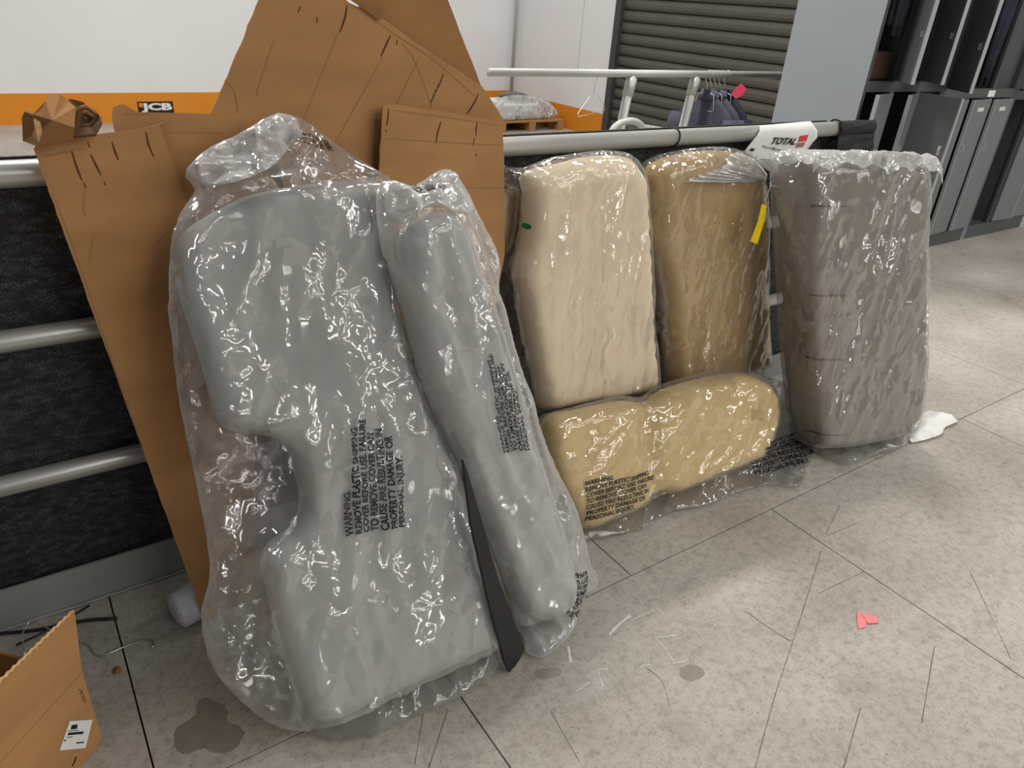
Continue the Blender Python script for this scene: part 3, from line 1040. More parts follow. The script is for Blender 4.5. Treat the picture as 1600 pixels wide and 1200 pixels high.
# small front flap, right
FD = Frame(0, 1.415, 8.9)
A3, w3 = cardboard('cardboard_sheet', 'small cardboard flap with three staple slits in front of the tall sheet', FD,
                   [(597, 166), (604, 162), (690, 174), (783, 190), (786, 250), (787, 395), (760, 560), (600, 500), (590, 280)], M['card'], .001, seed=6)
strokes(FD, w3, A3, [[(607, 170), (606, 186), (604, 196)], [(603, 202), (602, 208)], [(689, 190), (684, 206), (681, 224)], [(746, 190), (742, 212)], [(741, 216), (738, 228)], [(744, 240), (743, 245)]], 'tear_slit', M['slit'], .0038)
strokes(FD, w3, A3, [[(605, 216), (690, 222), (784, 227)], [(612, 172), (700, 184), (780, 196)], [(700, 292), (784, 294)]], 'crease', M['crease'], .0022)
# tall left board with crumpled top and a folded side strip
FE = Frame(0, 1.418, 8.8)
A5, w5 = cardboard('cardboard_board', 'long cardboard board leaning over the rail at far left with a crushed top', FE,
                   [(52, 232), (60, 224), (150, 210), (205, 203), (247, 194), (262, 235), (296, 330), (345, 480), (392, 600), (398, 720), (398, 935), (318, 966)], M['card'], .0008, seed=8)
strokes(FE, w5, A5, [[(112, 236), (118, 256), (128, 282)], [(131, 285), (134, 294)], [(142, 242), (150, 258), (158, 274)], [(163, 284), (164, 290)], [(175, 222), (180, 238), (185, 250)], [(228, 206), (232, 226), (240, 245)], [(137, 222), (140, 230)]], 'tear_slit', M['slit'], .0038)
strokes(FE, w5, A5, [[(70, 244), (130, 232)], [(134, 296), (130, 320), (134, 340)], [(146, 370), (142, 395), (140, 410)], [(242, 382), (262, 362)], [(258, 470), (272, 460)], [(82, 300), (118, 395), (160, 520), (230, 720)]], 'crease', M['crease'], .0022)
FE2 = Frame(0, 1.421, 8.8)
cardboard('', '', FE2, [(247, 194), (256, 192), (268, 232), (312, 345), (330, 470), (328, 480), (294, 330), (261, 236)], M['card_dark'], 0, .006, parent=A5, pname='folded_strip')
# crushed top: a bent box-like crumple standing on the board's top edge
cr_px = [((40, 220), .0), ((38, 182), .03), ((42, 172), .045), ((50, 180), .06), ((70, 162), .05), ((76, 150), .02), ((90, 148), .0), ((100, 158), -.02), ((119, 172), .05), ((114, 198), .07), ((113, 214), .05), ((62, 228), .045)]
v = []
for (p, ww) in cr_px:
    u_, v_ = FE.uv(*p, w=ww)
    v.append(FE.world([u_], [v_], [ww])[0])
c_ = sum(v) / len(v)
cc = FE.world(*[[t] for t in (*FE.uv(82, 188, w=.085), .085)])[0]
nn = len(v)
o = mesh('crushed_flap', v + [cc], [(i, (i + 1) % nn, nn) for i in range(nn)], [M['card_dark']], A5)
o.modifiers.new('t', 'SOLIDIFY').thickness = .005
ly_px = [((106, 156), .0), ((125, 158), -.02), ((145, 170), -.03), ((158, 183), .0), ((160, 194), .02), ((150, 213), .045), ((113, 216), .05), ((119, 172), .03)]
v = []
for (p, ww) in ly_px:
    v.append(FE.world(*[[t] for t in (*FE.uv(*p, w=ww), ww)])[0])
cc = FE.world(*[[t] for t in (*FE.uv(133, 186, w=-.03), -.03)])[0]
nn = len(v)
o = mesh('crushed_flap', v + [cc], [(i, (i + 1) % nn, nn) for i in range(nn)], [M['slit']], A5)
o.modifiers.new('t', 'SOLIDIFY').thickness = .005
for k in range(4):
    a = [(115, 172 + 9 * k), (135, 166 + 9 * k), (152, 178 + 8 * k)]
    pts = [FE.world(*[[t] for t in (*FE.uv(*p, w=.0), .0 - .01 * k)])[0] for p in a]
    tube('flute_ply', pts, .004, M['card_dark'], A5, 6)
rag = [(52, 184), (54, 200), (50, 212), (60, 222), (66, 205), (62, 190)]
v = [FE.world(*[[t] for t in (*FE.uv(*p, w=.075), .075 + .01 * (i % 2))])[0] for i, p in enumerate(rag)]
mesh('torn_liner', v, [(0, 1, 2, 3, 4, 5)], [M['card_edge']], A5).modifiers.new('t', 'SOLIDIFY').thickness = .002

# ================================================================== wrapped pieces
def smooth01(x):
    x = np.clip(x, 0, 1)
    return x * x * (3 - 2 * x)
class Wrapped:
    def __init__(s, name, label, cat, frame, core_px, bag_px, T, R, m_core, m_film, seed, core_w=None, bag_w=None, amp=1.0, ang=85, wscale=.07, stretch=3.2, cspace=.022, bspace=.0068, decay=.045, gap=.003, soft=None, bag_name='plastic_cover', core_name='foam_panel', bottom=0.0, belly=0.0, fold=1.0):
        s.F, s.T, s.R = frame, T, R
        cw = T * .5 if core_w is None else core_w
        bw = T * .5 if bag_w is None else bag_w
        s.core = catmull([frame.uv(*p, w=cw) for p in core_px], True, .014)
        s.core[:, 1] = np.maximum(s.core[:, 1], bottom)
        s.seed, s.amp, s.ang, s.ws, s.st = seed, amp, ang, wscale, stretch
        s.decay, s.gap, s.soft, s.belly, s.fold = decay, gap, soft, belly, fold
        base = frame.world([s.core[:, 0].mean()], [bottom], [T * .5])[0]
        base[2] = max(0.0, s.core[:, 1].min() * frame.V[2])
        s.thing = thing(name, base, label, cat)
        s.core_obj = shell(core_name, frame, s.core, cspace, s.front, s.back, m_core, s.thing, True, 3, False, seed)
        s.bag = catmull([frame.uv(*p, w=bw) for p in bag_px], True, .011)
        s.bag = s.bag + .0022 * np.stack([gn(s.bag[:, 0] * 40, s.bag[:, 1] * 40, seed), gn(s.bag[:, 0] * 40, s.bag[:, 1] * 40, seed + 1)], 1)
        s.cover = shell(bag_name, frame, s.bag, bspace, s.hbag, s.bbag, m_film, s.thing, True, 2, False, seed)
    def front(s, q):
        d = sdist(q, s.core)
        k = np.clip(d / s.R, 0, 1)
        w = s.T - s.R + s.R * np.sqrt(np.clip(1 - (1 - k) ** 2, 0, 1))
        if s.belly:
            w = w + s.belly * smooth01(d / .18)
        if s.soft is not None:
            w = w + s.soft(q[:, 0], q[:, 1]) * smooth01(d / .05)
        return w
    def back(s, q):
        d = sdist(q, s.core)
        k = np.clip(d / s.R, 0, 1)
        R = min(s.R, s.T * .49)
        return R - R * np.sqrt(np.clip(1 - (1 - k) ** 2, 0, 1))
    def edge(s):
        return s.T * .42
    def hbag(s, q):
        d = sdist(q, s.core)
        e = np.maximum(-d, 0)
        out = (s.T - s.R) * np.exp(-(e / s.decay) ** 1.3) + s.T * .1
        w = np.where(d > 0, s.front(q), np.minimum(out, s.T - s.R + .0))
        w = w + s.gap + wrinkles(q[:, 0], q[:, 1], s.seed, s.amp, s.ang, s.ws, s.st, s.fold) * np.where(d > 0, 1, 1.9)
        db = seg_dist(q, s.bag)
        ed = np.where(d > -.02, np.minimum(s.edge(), w), np.minimum(s.edge() * .5, w))
        return ed + (w - ed) * np.sqrt(np.clip(db / .018, 0, 1))
    def bbag(s, q):
        d = sdist(q, s.core)
        db = seg_dist(q, s.bag)
        ed = np.where(d > -.02, s.edge(), s.edge() * .5)
        b = -.003 + np.where(d > 0, 0, .004 * gn(q[:, 0] * 25, q[:, 1] * 25, s.seed + 4))
        r = ed + (b - ed) * np.sqrt(np.clip(db / .018, 0, 1))
        return np.minimum(r, s.hbag(q) - .0005)
    def text(s, body, c0, c1, c2, w0=None, **k):
        return film_text(s.F, s.hbag, s.T if w0 is None else w0, body, c0, c1, c2, s.cover, **k)

# --- large grey notched panel
core_a = [(288, 362), (330, 334), (385, 308), (450, 294), (530, 285), (585, 284), (602, 295), (610, 400), (622, 490), (645, 580), (675, 655), (708, 730), (730, 815), (752, 900), (768, 960), (774, 1005), (766, 1035), (735, 1062), (675, 1095), (619, 1118), (575, 1134), (552, 1138), (532, 1131), (490, 1130), (470, 1114), (452, 1050), (435, 994), (420, 937), (408, 885), (412, 860), (431, 840), (454, 824), (467, 798), (468, 770), (459, 735), (450, 704), (433, 686), (405, 679), (370, 676), (349, 667), (335, 645), (324, 605), (311, 555), (296, 512), (283, 470), (274, 435), (272, 395)]
bag_a = [(440, 177), (465, 181), (500, 203), (545, 238), (588, 268), (612, 285), (622, 400), (640, 510), (668, 610), (722, 728), (742, 815), (768, 925), (782, 990), (783, 1028), (775, 1052), (755, 1076), (700, 1106), (640, 1132), (585, 1155), (545, 1163), (500, 1160), (470, 1147), (430, 1135), (390, 1108), (345, 1062), (325, 1022), (315, 962), (329, 900), (325, 850), (315, 795), (300, 720), (283, 640), (270, 540), (262, 460), (264, 400), (270, 362), (288, 322), (306, 296), (290, 276), (292, 262), (322, 233), (370, 210), (418, 182)]
FaA = Frame(.45, 1.045, 24.5)
soft_a = lambda u, v: -.010 * np.exp(-((v - .60) / .05) ** 2) * 0 + .006 * gn(u * 4, v * 4, 3)
WA = Wrapped('wrapped_foam', 'largest pale grey foam panel with a side notch in clear plastic', 'foam piece', FaA, core_a, bag_a, .095, .04, M['foam_grey'], M['film_a'], 11, bag_w=.025, amp=1.25, ang=78, wscale=.075, soft=soft_a, gap=.003)
WA.text('\n'.join(WARN), (632, 822), (622, 650), (538, 836), bold=.034, shear=0, bend=1.0)
WA.text('\n'.join(['WARN', 'REMO', 'COVE', 'TO R', 'CAUS', 'PROP', 'PERS']), (519, 239), (506, 212), (449, 217), w0=.025, bold=.034, shear=0)

# --- narrow long grey panel
core_b = [(640, 345), (672, 334), (705, 338), (730, 368), (746, 420), (766, 480), (795, 570), (820, 660), (846, 740), (870, 820), (888, 880), (894, 912), (886, 938), (865, 957), (835, 966), (812, 955), (792, 920), (770, 860), (745, 790), (716, 720), (682, 640), (654, 560), (634, 480), (622, 410), (622, 370)]
bag_b = [(590, 298), (600, 283), (618, 281), (640, 291), (660, 284), (682, 269), (705, 265), (727, 290), (750, 336), (771, 383), (782, 410), (780, 450), (800, 520), (820, 590), (838, 650), (870, 730), (900, 790), (918, 850), (924, 880), (937, 905), (928, 928), (906, 950), (898, 985), (878, 1012), (850, 1033), (822, 1026), (816, 1000), (800, 962), (780, 900), (746, 810), (715, 735), (680, 660), (650, 585), (628, 500), (605, 420), (592, 360)]
FaB = Frame(.9, 1.045, 18.5)
WB = Wrapped('wrapped_foam', 'long narrow pale grey foam panel in milky plastic beside the largest panel', 'foam piece', FaB, core_b, bag_b, .085, .042, M['foam_grey'], M['film_b'], 23, bag_w=.022, amp=.9, ang=108, wscale=.06, stretch=4.5, gap=.003)
WB.text('\n'.join(WARN), (826, 702), (793, 552), (782, 707), bold=.03, shear=0, bend=1.2)
WB.text('\n'.join(['PERS', 'PROP', 'CAUS']), (686, 292), (679, 272), (642, 306), w0=.03, lift=.016, bold=.034, shear=0, bend=2)
WB.text('\n'.join(['WARNING', 'MOVE P', 'VER BEF', 'REMOVE', 'FIRE RES', 'ERTY DA', 'RSONAL']), (914, 888), (880, 892), (912, 952), w0=.03, bold=.034, shear=0, bend=1.5)
def film_fold(wr, px, name, amp, seed, lift=.004):
    q = np.array([wr.F.uv(*p, w=wr.T * .4) for p in px])
    h = lambda r: wr.hbag(r) + lift + amp * (.6 * facet(r[:, 0] / .045, r[:, 1] / .05, seed) + .5 * ridge(r[:, 0] / .07, r[:, 1] / .04, seed + 1))
    shell(name, wr.F, catmull(q, True, .012), .008, h, lambda r: h(r) - .003, M['film_white'], wr.cover, True, 1)
film_fold(WA, [(294, 266), (322, 236), (370, 212), (418, 185), (440, 180), (462, 188), (468, 212), (446, 236), (424, 262), (386, 284), (345, 296), (312, 293)], 'film_fold', .03, 15)
film_fold(WB, [(594, 300), (602, 286), (620, 283), (642, 293), (664, 286), (690, 272), (706, 270), (722, 292), (735, 330), (700, 335), (668, 322), (640, 330), (618, 352), (602, 345)], 'film_fold', .02, 18)
# --- black board edge between them
fk = Frame(.75, .942, 18.5)
bk = thing('black_board', (.74, .95, 0), 'thin black board standing between the two grey foam panels', 'board')
ol = straight([fk.uv(*p, w=.006) for p in [(722, 718), (737, 765), (757, 835), (777, 905), (800, 965), (818, 1012), (797, 1055), (786, 1030), (760, 930), (735, 820)]], .02)
ol[:, 1] = np.maximum(ol[:, 1], .001)
shell('board_sheet', fk, ol, .04, lambda q: np.full(len(q), .012), lambda q: np.full(len(q), 0.0), M['black'], bk, False, 1)

# --- figure-eight foam on the floor
core_e = [(851, 652), (898, 640), (945, 630), (972, 626), (995, 629), (1008, 626), (1022, 615), (1046, 604), (1086, 593), (1132, 584), (1161, 583), (1186, 591), (1203, 610), (1209, 640), (1205, 670), (1192, 704), (1167, 741), (1132, 770), (1096, 781), (1067, 782), (1044, 776), (1029, 769), (1017, 772), (1006, 788), (988, 810), (961, 829), (936, 837), (912, 834), (882, 800), (858, 745), (846, 695)]
bag_e = [(836, 658), (900, 635), (970, 619), (1004, 620), (1045, 597), (1130, 577), (1190, 584), (1238, 597), (1265, 608), (1282, 625), (1287, 650), (1275, 692), (1260, 740), (1247, 766), (1200, 763), (1150, 776), (1100, 796), (1050, 806), (1000, 833), (930, 848), (900, 850), (862, 785), (838, 715)]
FaE = Frame(1.6, 1.265, 26.0)
UG = FaE.uv(1016, 700, w=.1)[0]
WE = Wrapped('wrapped_foam', 'yellowed figure-eight foam piece lying low on the floor in clear plastic', 'foam piece', FaE, core_e, bag_e, .10, .05, M['foam_yellow'], M['film_e'], 37, amp=.5, ang=25, wscale=.06, gap=.003, soft=lambda u, v: .010 * gn(u * 5, v * 5, 4) - .022 * np.exp(-((u - UG - .12 * (v - .2)) / .045) ** 2))
WE.text('\n'.join(WARN), (916, 817), (1028, 786), (911, 752), bold=.034, shear=.15)
WE.text('\n'.join(['   NING.', ' MOVE PLASTIC SHIPPING', ' VER BEFORE USE. FAILURE', ' O REMOVE COVER CAN', 'CAUSE FIRE RESULTING IN', 'PROPERTY DAMAGE OR', 'PERSONAL INJURY.']), (1163, 742), (1262, 712), (1174, 690), w0=.045, bold=.034, shear=.12)

# --- cream cushion and tan cushion standing on it
core_c = [(822, 268), (867, 257), (913, 246), (962, 243), (986, 251), (1000, 275), (1005, 325), (1009, 395), (1014, 500), (1020, 570), (1019, 600), (1006, 612), (920, 627), (852, 638), (838, 628), (834, 605), (818, 528), (802, 440), (801, 418), (811, 377), (818, 325), (816, 285)]
bag_c = [(793, 256), (801, 263), (825, 262), (870, 246), (920, 238), (960, 236), (991, 243), (1009, 265), (1014, 330), (1017, 420), (1022, 520), (1028, 598), (1021, 620), (960, 636), (900, 649), (850, 661), (834, 655), (818, 610), (800, 520), (785, 440), (784, 420), (804, 382), (813, 330), (811, 300), (796, 290)]
FaC = Frame(1.4, 1.52, 5.0)
WC = Wrapped('wrapped_cushion', 'cream rectangular cushion in streaky clear plastic below the rail', 'cushion', FaC, core_c, bag_c, .11, .05, M['foam_cream'], M['film_c'], 41, amp=.5, fold=1.3, ang=82, wscale=.05, stretch=6.0, core_name='cushion', bottom=.2, soft=lambda u, v: .004 * gn(u * 14, v * 2.5, 6))
core_d = [(1014, 262), (1032, 249), (1077, 238), (1130, 236), (1165, 247), (1182, 272), (1188, 325), (1189, 395), (1191, 500), (1195, 570), (1195, 600), (1185, 632), (1060, 655), (1042, 640), (1040, 560), (1036, 465), (1021, 395), (1012, 370), (1013, 325), (1011, 285)]
bag_d = [(1010, 262), (1034, 244), (1080, 233), (1130, 230), (1170, 238), (1194, 254), (1206, 280), (1197, 292), (1195, 330), (1196, 420), (1199, 520), (1204, 600), (1195, 640), (1100, 666), (1037, 660), (1028, 560), (1017, 470), (1009, 372), (1008, 300)]
FaD = Frame(1.9, 1.55, 4.5)
WD = Wrapped('wrapped_cushion', 'tan rectangular cushion in clear plastic with a tied bag neck', 'cushion', FaD, core_d, bag_d, .11, .05, M['foam_tan'], M['film_c'], 53, amp=.6, fold=1.0, ang=80, wscale=.06, stretch=4.0, core_name='cushion', bottom=.2, soft=lambda u, v: .004 * gn(u * 12, v * 4, 8))
def blob_mark(fr, wr, px, py, rad, name, m, parent):
    u0, v0 = fr.uv(px, py, w=wr.T)
    q = np.array([(u0 + rad * .7 * math.cos(t), v0 + rad * math.sin(t)) for t in np.linspace(0, 6.283, 13)[:-1]])
    mesh(name, fr.world(q[:, 0], q[:, 1], wr.hbag(q) + .002), [tuple(range(12))], m, parent)
blob_mark(FaC, WC, 834, 357, .008, 'green_dot', M['green'], WC.cover)
# bunched neck of the tan cushion's bag
FN = FaD
q0 = np.array(FN.uv(1205, 284, w=.12))
fan = [FN.uv(*p, w=.115) for p in [(1172, 240), (1150, 243), (1136, 250), (1126, 260), (1112, 266), (1090, 272), (1064, 284)]]
fan = catmull(fan, False, .006)
nn, nk = len(fan), 16
vv_, ff_ = [], []
for i_, e_ in enumerate(fan):
    for k in range(nk + 1):
        t = k / nk
        p_ = np.array(e_) * (1 - t) + q0 * t
        h_ = float(WD.hbag(p_[None])[0])
        pl_ = (1 - t) ** .6 * (.010 * math.sin(i_ * 1.15) + .006 * math.sin(i_ * 2.7 + 1)) + .016 * math.sin(math.pi * min(1, t * 1.1)) + .004
        vv_.append(FN.world([p_[0]], [p_[1]], [max(h_, .075) + max(pl_, .001)])[0])
for i_ in range(nn - 1):
    for k in range(nk):
        a = i_ * (nk + 1) + k
        ff_.append((a, a + 1, a + nk + 2, a + nk + 1))
mesh('bag_neck', vv_, ff_, M['film_neck'], WD.cover, True)
# yellow tag on a wire
tg = thing('yellow_tag', onY(1184, 350, 1.42), 'yellow paper tag on a thin wire at the tan cushion', 'tag')
pts = [onY(*p, 1.42) for p in [(1204, 284), (1203, 292), (1199, 305), (1195, 320)]]
tube('wire', pts, .0012, M['wire'], tg, 6)
tube('wire', [onY(*p, 1.42) for p in [(1203, 290), (1212, 291), (1220, 294)]], .001, M['wire'], tg, 6)
q = [onY(*p, 1.42) for p in [(1190, 319), (1198, 321), (1194, 345), (1183, 381), (1172, 377), (1184, 345)]]
mesh('tag_card', q, [(0, 1, 2, 5), (5, 2, 3, 4)], M['yellow'], tg).modifiers.new('t', 'SOLIDIFY').thickness = .0012
# sliver of another cream cushion behind the cardboard edge
FS = Frame(1.2, 1.56, 4.5)
WS = Wrapped('wrapped_cushion', 'cream cushion sliver in plastic squeezed between cardboard flap and cream cushion', 'cushion', FS, [(770, 300), (790, 296), (808, 291), (814, 320), (806, 365), (794, 405), (780, 418), (768, 380)], [(766, 296), (790, 291), (811, 287), (817, 322), (809, 368), (796, 410), (780, 424), (764, 380)], .03, .013, M['foam_cream'], M['film_c'], 61, amp=.8, core_name='cushion')

# --- tall taupe cushion standing at the right
core_f = [(1262, 262), (1275, 250), (1340, 250), (1430, 252), (1450, 262), (1456, 290), (1454, 450), (1452, 590), (1436, 668), (1405, 688), (1340, 704), (1298, 704), (1278, 692), (1268, 600), (1263, 450), (1260, 300)]
bag_f = [(1252, 250), (1270, 244), (1340, 240), (1430, 242), (1458, 254), (1463, 300), (1458, 330), (1464, 447), (1467, 515), (1455, 605), (1442, 677), (1409, 702), (1364, 718), (1328, 731), (1297, 722), (1275, 705), (1262, 600), (1255, 450), (1248, 300)]
FaF = Frame(2.4, 1.245, 9.0, yaw=-13)
WF = Wrapped('wrapped_cushion', 'tall taupe cushion in clear plastic standing alone at the rail end', 'cushion', FaF, core_f, bag_f, .17, .045, M['foam_taupe'], M['film_f'], 71, core_w=.16, bag_w=.15, amp=.75, fold=.9, ang=80, wscale=.06, stretch=4, core_name='cushion', decay=.03)
blob_mark(FaF, WF, 1412, 252, .009, 'green_dot', M['green'], WF.cover)
# horizontal seams on the cushion
for yy in (322, 462, 562, 680):
    q = np.array([FaF.uv(x, yy + (x - 1270) * .0, w=.17) for x in np.linspace(1270, 1320, 8)])
    tube('seam', FaF.world(q[:, 0], q[:, 1], WF.front(q) + .001), .0022, M['black'], WF.thing, 6)
# crumpled film bunched on the top of the cushion
vt = WF.core[:, 1].max()
topc = WF.core[WF.core[:, 1] > vt - .09]
ua, ub = topc[:, 0].min() - .006, topc[:, 0].max() + .006
print('f top', ua, ub, vt)
nu, nw = 70, 44
gu, gt = np.meshgrid(np.linspace(ua, ub, nu + 1), np.linspace(0, 1, nw + 1), indexing='ij')
gu, gt = gu.ravel(), gt.ravel()
cr_ = .014 * facet(gu / .035, gt / .16, 5) + .012 * ridge(gu / .05, gt / .3, 6)
lipd = .03 + .03 * gn(gu * 16, gu * 0, 7)
tt = np.clip((gt - .30) / .70, 0, 1)
down = np.clip((.30 - gt) / .30, 0, 1)
endf = np.clip(np.minimum(gu - ua, ub - gu) / .05, 0, 1)
gw = .182 + .006 * down - (.19) * tt + cr_ * .6 * down
srt = topc[np.argsort(topc[:, 0])]
ub_ = np.linspace(ua, ub, 16)
vtu = np.array([max([p_[1] for p_ in topc if abs(p_[0] - b_) < .03] or [vt]) for b_ in ub_])
gv = np.interp(gu, ub_, vtu) + .006 - down * lipd * 1.4 + cr_ - (1 - np.sqrt(endf)) * .02
P_ = FaF.world(gu, gv, gw)
mesh('bunched_film', P_, [(i * (nw + 1) + k, (i + 1) * (nw + 1) + k, (i + 1) * (nw + 1) + k + 1, i * (nw + 1) + k + 1) for i in range(nu) for k in range(nw)], M['film_white'], WF.cover, True)
# white sheet corner on the floor behind it
ws = thing('white_plastic_scrap', onZ(1460, 672), 'crumpled white plastic scrap on the floor behind the taupe cushion', 'scrap')
sp = catmull([onZ(*p, .004)[:2] for p in [(1436, 655), (1447, 645), (1470, 652), (1496, 659), (1475, 670), (1470, 680), (1440, 690), (1420, 690)]], True, .015)
uv, tr_ = cdt_fill(sp, .016)
hz_ = .006 + .05 * np.sqrt(np.clip(seg_dist(uv, sp) / .06, 0, 1)) * (.7 + .8 * gn(uv[:, 0] * 18, uv[:, 1] * 18, 3)) + .006 * ridge(uv[:, 0] / .03, uv[:, 1] / .03, 2)
mesh('sheet', np.column_stack([uv, np.maximum(hz_, .002)]), tr_, M['white_plastic'], ws, True)

# ================================================================== things on the floor
# open carton, lower left
cb = thing('open_carton', (-.25, 1.2, 0), 'open brown carton with a shipping label in the lower left corner', 'carton')
c0 = np.array([-.076, 1.234]); d1 = np.array([-.72, -.694]); d2 = np.array([-.694, .72])
def card_quad(name, pts, parent, th=.005, m=None):
    o = mesh(name, pts, [tuple(range(len(pts)))], [m or M['card']], parent)
    md = o.modifiers.new('t', 'SOLIDIFY'); md.thickness = th; md.offset = 0
    return o
def P2(a, b, z):
    q = c0 + d1 * a + d2 * b
    return (q[0], q[1], z)
LB, WB_ = .55, .42
card_quad('side_wall', [P2(0, 0, .002), P2(LB, 0, .002), P2(LB, 0, .2), P2(0, 0, .2)], cb)
fl = card_quad('flap', [P2(0, 0, .202), P2(LB, 0, .202), P2(LB, -.0, .35), (-.06, 1.234, .352)], cb)
card_quad('end_wall', [P2(0, 0, .002), P2(0, WB_, .002), P2(0, WB_, .2), P2(0, 0, .2)], cb)
card_quad('side_wall', [P2(0, WB_, .002), P2(LB, WB_, .002), P2(LB, WB_, .2), P2(0, WB_, .2)], cb)
card_quad('end_wall', [P2(LB, 0, .002), P2(LB, WB_, .002), P2(LB, WB_, .2), P2(LB, 0, .2)], cb)
card_quad('flap', [P2(LB * .1, WB_, .2), P2(LB, WB_, .2), P2(LB, WB_ - .16, .17), P2(LB * .2, WB_ - .16, .15)], cb)
card_quad('bottom', [P2(.003, .003, .004), P2(LB, .003, .004), P2(LB, WB_, .004), P2(.003, WB_, .004)], cb)
# fluted raw edge along the flap top
ed = []
for i in range(90):
    t = i / 89
    a = np.array((-.06, 1.234, .354)) * (1 - t) + np.array(P2(LB, 0, .352)) * t
    ed.append((a[0], a[1], a[2] + (.0016 if i % 2 else -.0016)))
tube('fluted_edge', ed, .0032, M['card_edge'], fl, 5)
nrm_box = np.array([d2[0], d2[1], 0]) * -1
def box_pt(px, py, lift=.004):
    p = on_plane(px, py, (c0[0], c0[1], 0), nrm_box)
    return p + nrm_box * lift
lab = mesh('shipping_label', [box_pt(*p) for p in [(90, 1172), (131, 1168), (142, 1124), (106, 1126)]], [(0, 1, 2, 3)], M['paper'], cb)
for pts in ([(107, 1139), (117, 1138), (118, 1131), (109, 1132)], [(102, 1148), (126, 1146), (128, 1142), (104, 1144)], [(101, 1152), (110, 1151), (110, 1150), (101, 1151)], [(103, 1142), (120, 1141), (120, 1140), (103, 1141)], [(116, 1161), (128, 1160), (128, 1158), (116, 1159)], [(96, 1157), (100, 1157), (100, 1155), (97, 1155)]):
    mesh('label_print', [box_pt(*p, .0048) for p in pts], [(0, 1, 2, 3)], M['ink'], lab)
flat_text('handwriting', 'OCPL', box_pt(128, 1097), box_pt(119, 1075), box_pt(133, 1096), nrm_box, M['slit'], cb, bold=.0, lift=.0006)
tube('pen_mark', [box_pt(116, 1182), box_pt(114, 1190), box_pt(110, 1196)], .0012, M['ink'], cb, 5)

# foam wrap roll tucked behind the board
fw = thing('foam_wrap_roll', onZ(285, 960), 'roll of pale grey foam wrap on the floor under the cardboard board', 'wrap roll')
ax0, ax1 = onZ(272, 956, .047), onZ(370, 905, .047)
vs_, fs = tube_geo([ax0, ax0 * .95 + ax1 * .05, ax0 * .5 + ax1 * .5, ax1], [.034, .046, .047, .046], 26)
vs_ = [p + np.array([0, 0, .004 * float(gn(p[0] * 60, p[2] * 60, 3))]) for p in vs_]
mesh('roll', vs_, fs, M['foamwrap'], fw, True)
# wire hanger lying flat, black strap, wires
tag(tube('floor_wire_hanger', catmull([onZ(*p, .004) for p in [(122, 1003), (138, 1008), (146, 1020), (156, 1025), (172, 1020), (200, 1008), (225, 1000), (238, 1000), (242, 1008), (236, 1012)]], False, .01), .0015, M['chrome'], None, 6), 'bent wire hanger lying on the floor beside the open carton', 'hanger')
tag(tube('black_strap', catmull([onZ(*p, .006) for p in [(-40, 995), (0, 990), (60, 984), (118, 972), (150, 968), (183, 966)]], False, .02), .004, M['black'], None, 8), 'long black strap lying on the floor along the toe board', 'strap')
tag(tube('black_cable_end', catmull([onZ(*p, .016) for p in [(25, 1008), (60, 992), (100, 970), (140, 946)]], False, .02), .0028, M['black'], None, 8), 'short black cable crossing the strap behind the carton', 'cable')
tag(tube('loose_wire', catmull([onZ(*p, .02) for p in [(38, 1022), (35, 990), (44, 973), (55, 972), (80, 985)]], False, .02), .0014, M['chrome'], None, 6), 'thin loop of bright loose wire behind the open carton', 'wire')
# rusty crumb
bm = bmesh.new()
bmesh.ops.create_icosphere(bm, subdivisions=2, radius=1)
c = onZ(184, 1049)
for v_ in bm.verts:
    k = 1 + .5 * float(gn(v_.co.x * 2, v_.co.y * 2 + v_.co.z, 2))
    v_.co = Vector((c[0] + v_.co.x * .009 * k, c[1] + v_.co.y * .011 * k, .004 + v_.co.z * .004))
tag(bobj('rusty_crumb', bm, M['rust'], None, True), 'small rusty brown crumb on the floor joint beside the carton', 'debris')
# pink paper scraps
def paper_scrap(name, px, z, label, group=None):
    pts = [onZ(*p, z) for p in px]
    n = len(pts)
    v = [(*p[:2], z) for p in pts] + [(*p[:2], z - .001) for p in pts]
    f = [tuple(range(n)), tuple(range(n, 2 * n))[::-1]] + [(i, (i + 1) % n, n + (i + 1) % n, n + i) for i in range(n)]
    tag(mesh(name, v, f, M['pink']), label, 'paper', group)
paper_scrap('pink_paper', [(1339, 956), (1346, 957), (1356, 970), (1352, 980), (1342, 982), (1340, 975)], .0025, 'left pink paper scrap of the overlapping pair on the floor')
paper_scrap('pink_paper', [(1346, 958), (1371, 963), (1372, 973), (1357, 974), (1353, 968)], .0040, 'right pink paper scrap of the overlapping pair on the floor')

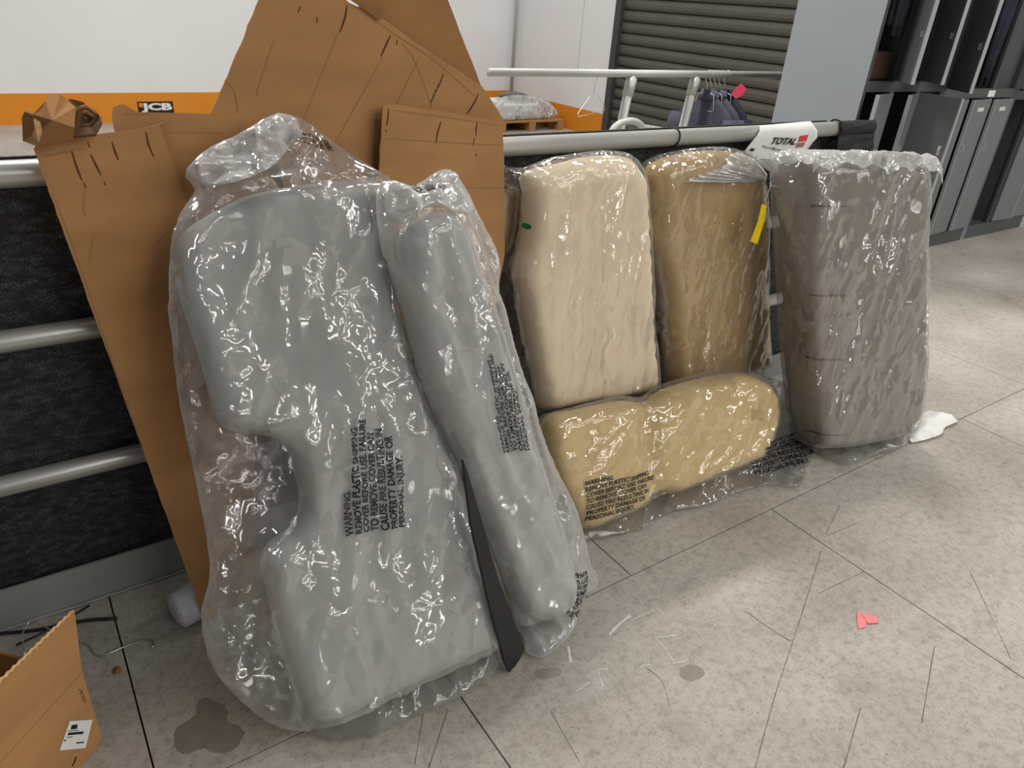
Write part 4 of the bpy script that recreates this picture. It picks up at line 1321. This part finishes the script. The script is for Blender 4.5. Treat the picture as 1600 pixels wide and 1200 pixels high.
# chalk scuffs, scratches and damp stains on the concrete
def floor_mark(name, pts, m, width, z=.0006, closed=False):
    if closed:
        q = catmull([onZ(*p)[:2] for p in pts], True, .012)
        q = q + .010 * np.stack([gn(q[:, 0] * 40, q[:, 1] * 40, 1), gn(q[:, 0] * 40, q[:, 1] * 40, 2)], 1)
        uv, t_ = cdt_fill(q, .05)
        o = mesh(name, np.column_stack([uv, np.full(len(uv), z)]), t_, m)
    else:
        q = catmull([onZ(*p)[:2] for p in pts], False, .015) if len(pts) > 2 else np.linspace(onZ(*pts[0])[:2], onZ(*pts[1])[:2], 8)
        t = np.gradient(q, axis=0)
        t /= np.linalg.norm(t, axis=1)[:, None] + 1e-9
        nn = np.stack([-t[:, 1], t[:, 0]], 1)
        n = len(q)
        hw = width * .5 * (.3 + .7 * np.abs(gn(np.arange(n) * .37, np.zeros(n) + width * 100, 3)) * 1.6)[:, None]
        qq = np.vstack([q + nn * hw, q - nn * hw])
        o = mesh(name, np.column_stack([qq, np.full(2 * n, z)]), [(i, i + 1, n + i + 1, n + i) for i in range(n - 1)], m)
    o.parent = floor
    return o
for pts, w_ in ([[(952, 992), (968, 975), (985, 962)], .012], [[(1024, 997), (1040, 1015), (1054, 1036)], .006], [[(1024, 997), (1054, 993)], .005], [[(934, 1047), (942, 1072)], .005], [[(934, 1046), (950, 1045)], .004], [[(888, 1010), (892, 1035)], .012], [[(1026, 950), (1036, 958)], .005], [[(990, 968), (1022, 952)], .003], [[(900, 1080), (922, 1066)], .004], [[(1000, 1042), (1016, 1038)], .004], [[(1050, 1037), (1070, 1033)], .003]):
    floor_mark('chalk_mark', pts, M['chalk'], w_)
for pts, w_ in ([[(1312, 790), (1290, 835)], .002], [[(1283, 860), (1262, 930), (1238, 1005), (1210, 1090), (1180, 1200)], .0025], [[(1345, 1105), (1318, 1200)], .003], [[(1165, 955), (1200, 980), (1237, 1003)], .003], [[(1008, 1042), (1035, 1065), (1046, 1105)], .0015], [[(1278, 928), (1350, 893)], .002], [[(1290, 838), (1338, 818)], .002], [[(1515, 892), (1580, 1030)], .002], [[(1460, 1010), (1440, 1130)], .003], [[(700, 1108), (670, 1200)], .003], [[(662, 1112), (648, 1195)], .002], [[(860, 1110), (905, 1190)], .0015]):
    floor_mark('scratch', pts, M['scratch'], w_)
for pts in ([(305, 1095), (318, 1090), (340, 1098), (356, 1112), (355, 1130), (370, 1132), (382, 1145), (372, 1165), (350, 1180), (336, 1175), (320, 1170), (295, 1180), (275, 1165), (272, 1145), (290, 1128), (308, 1118)], [(1062, 1045), (1075, 1038), (1098, 1045), (1096, 1058), (1080, 1064), (1064, 1060)], [(834, 1052), (848, 1044), (872, 1042), (880, 1050), (862, 1060), (845, 1062)]):
    floor_mark('stain', pts, M['damp'], 0, .0005, True)
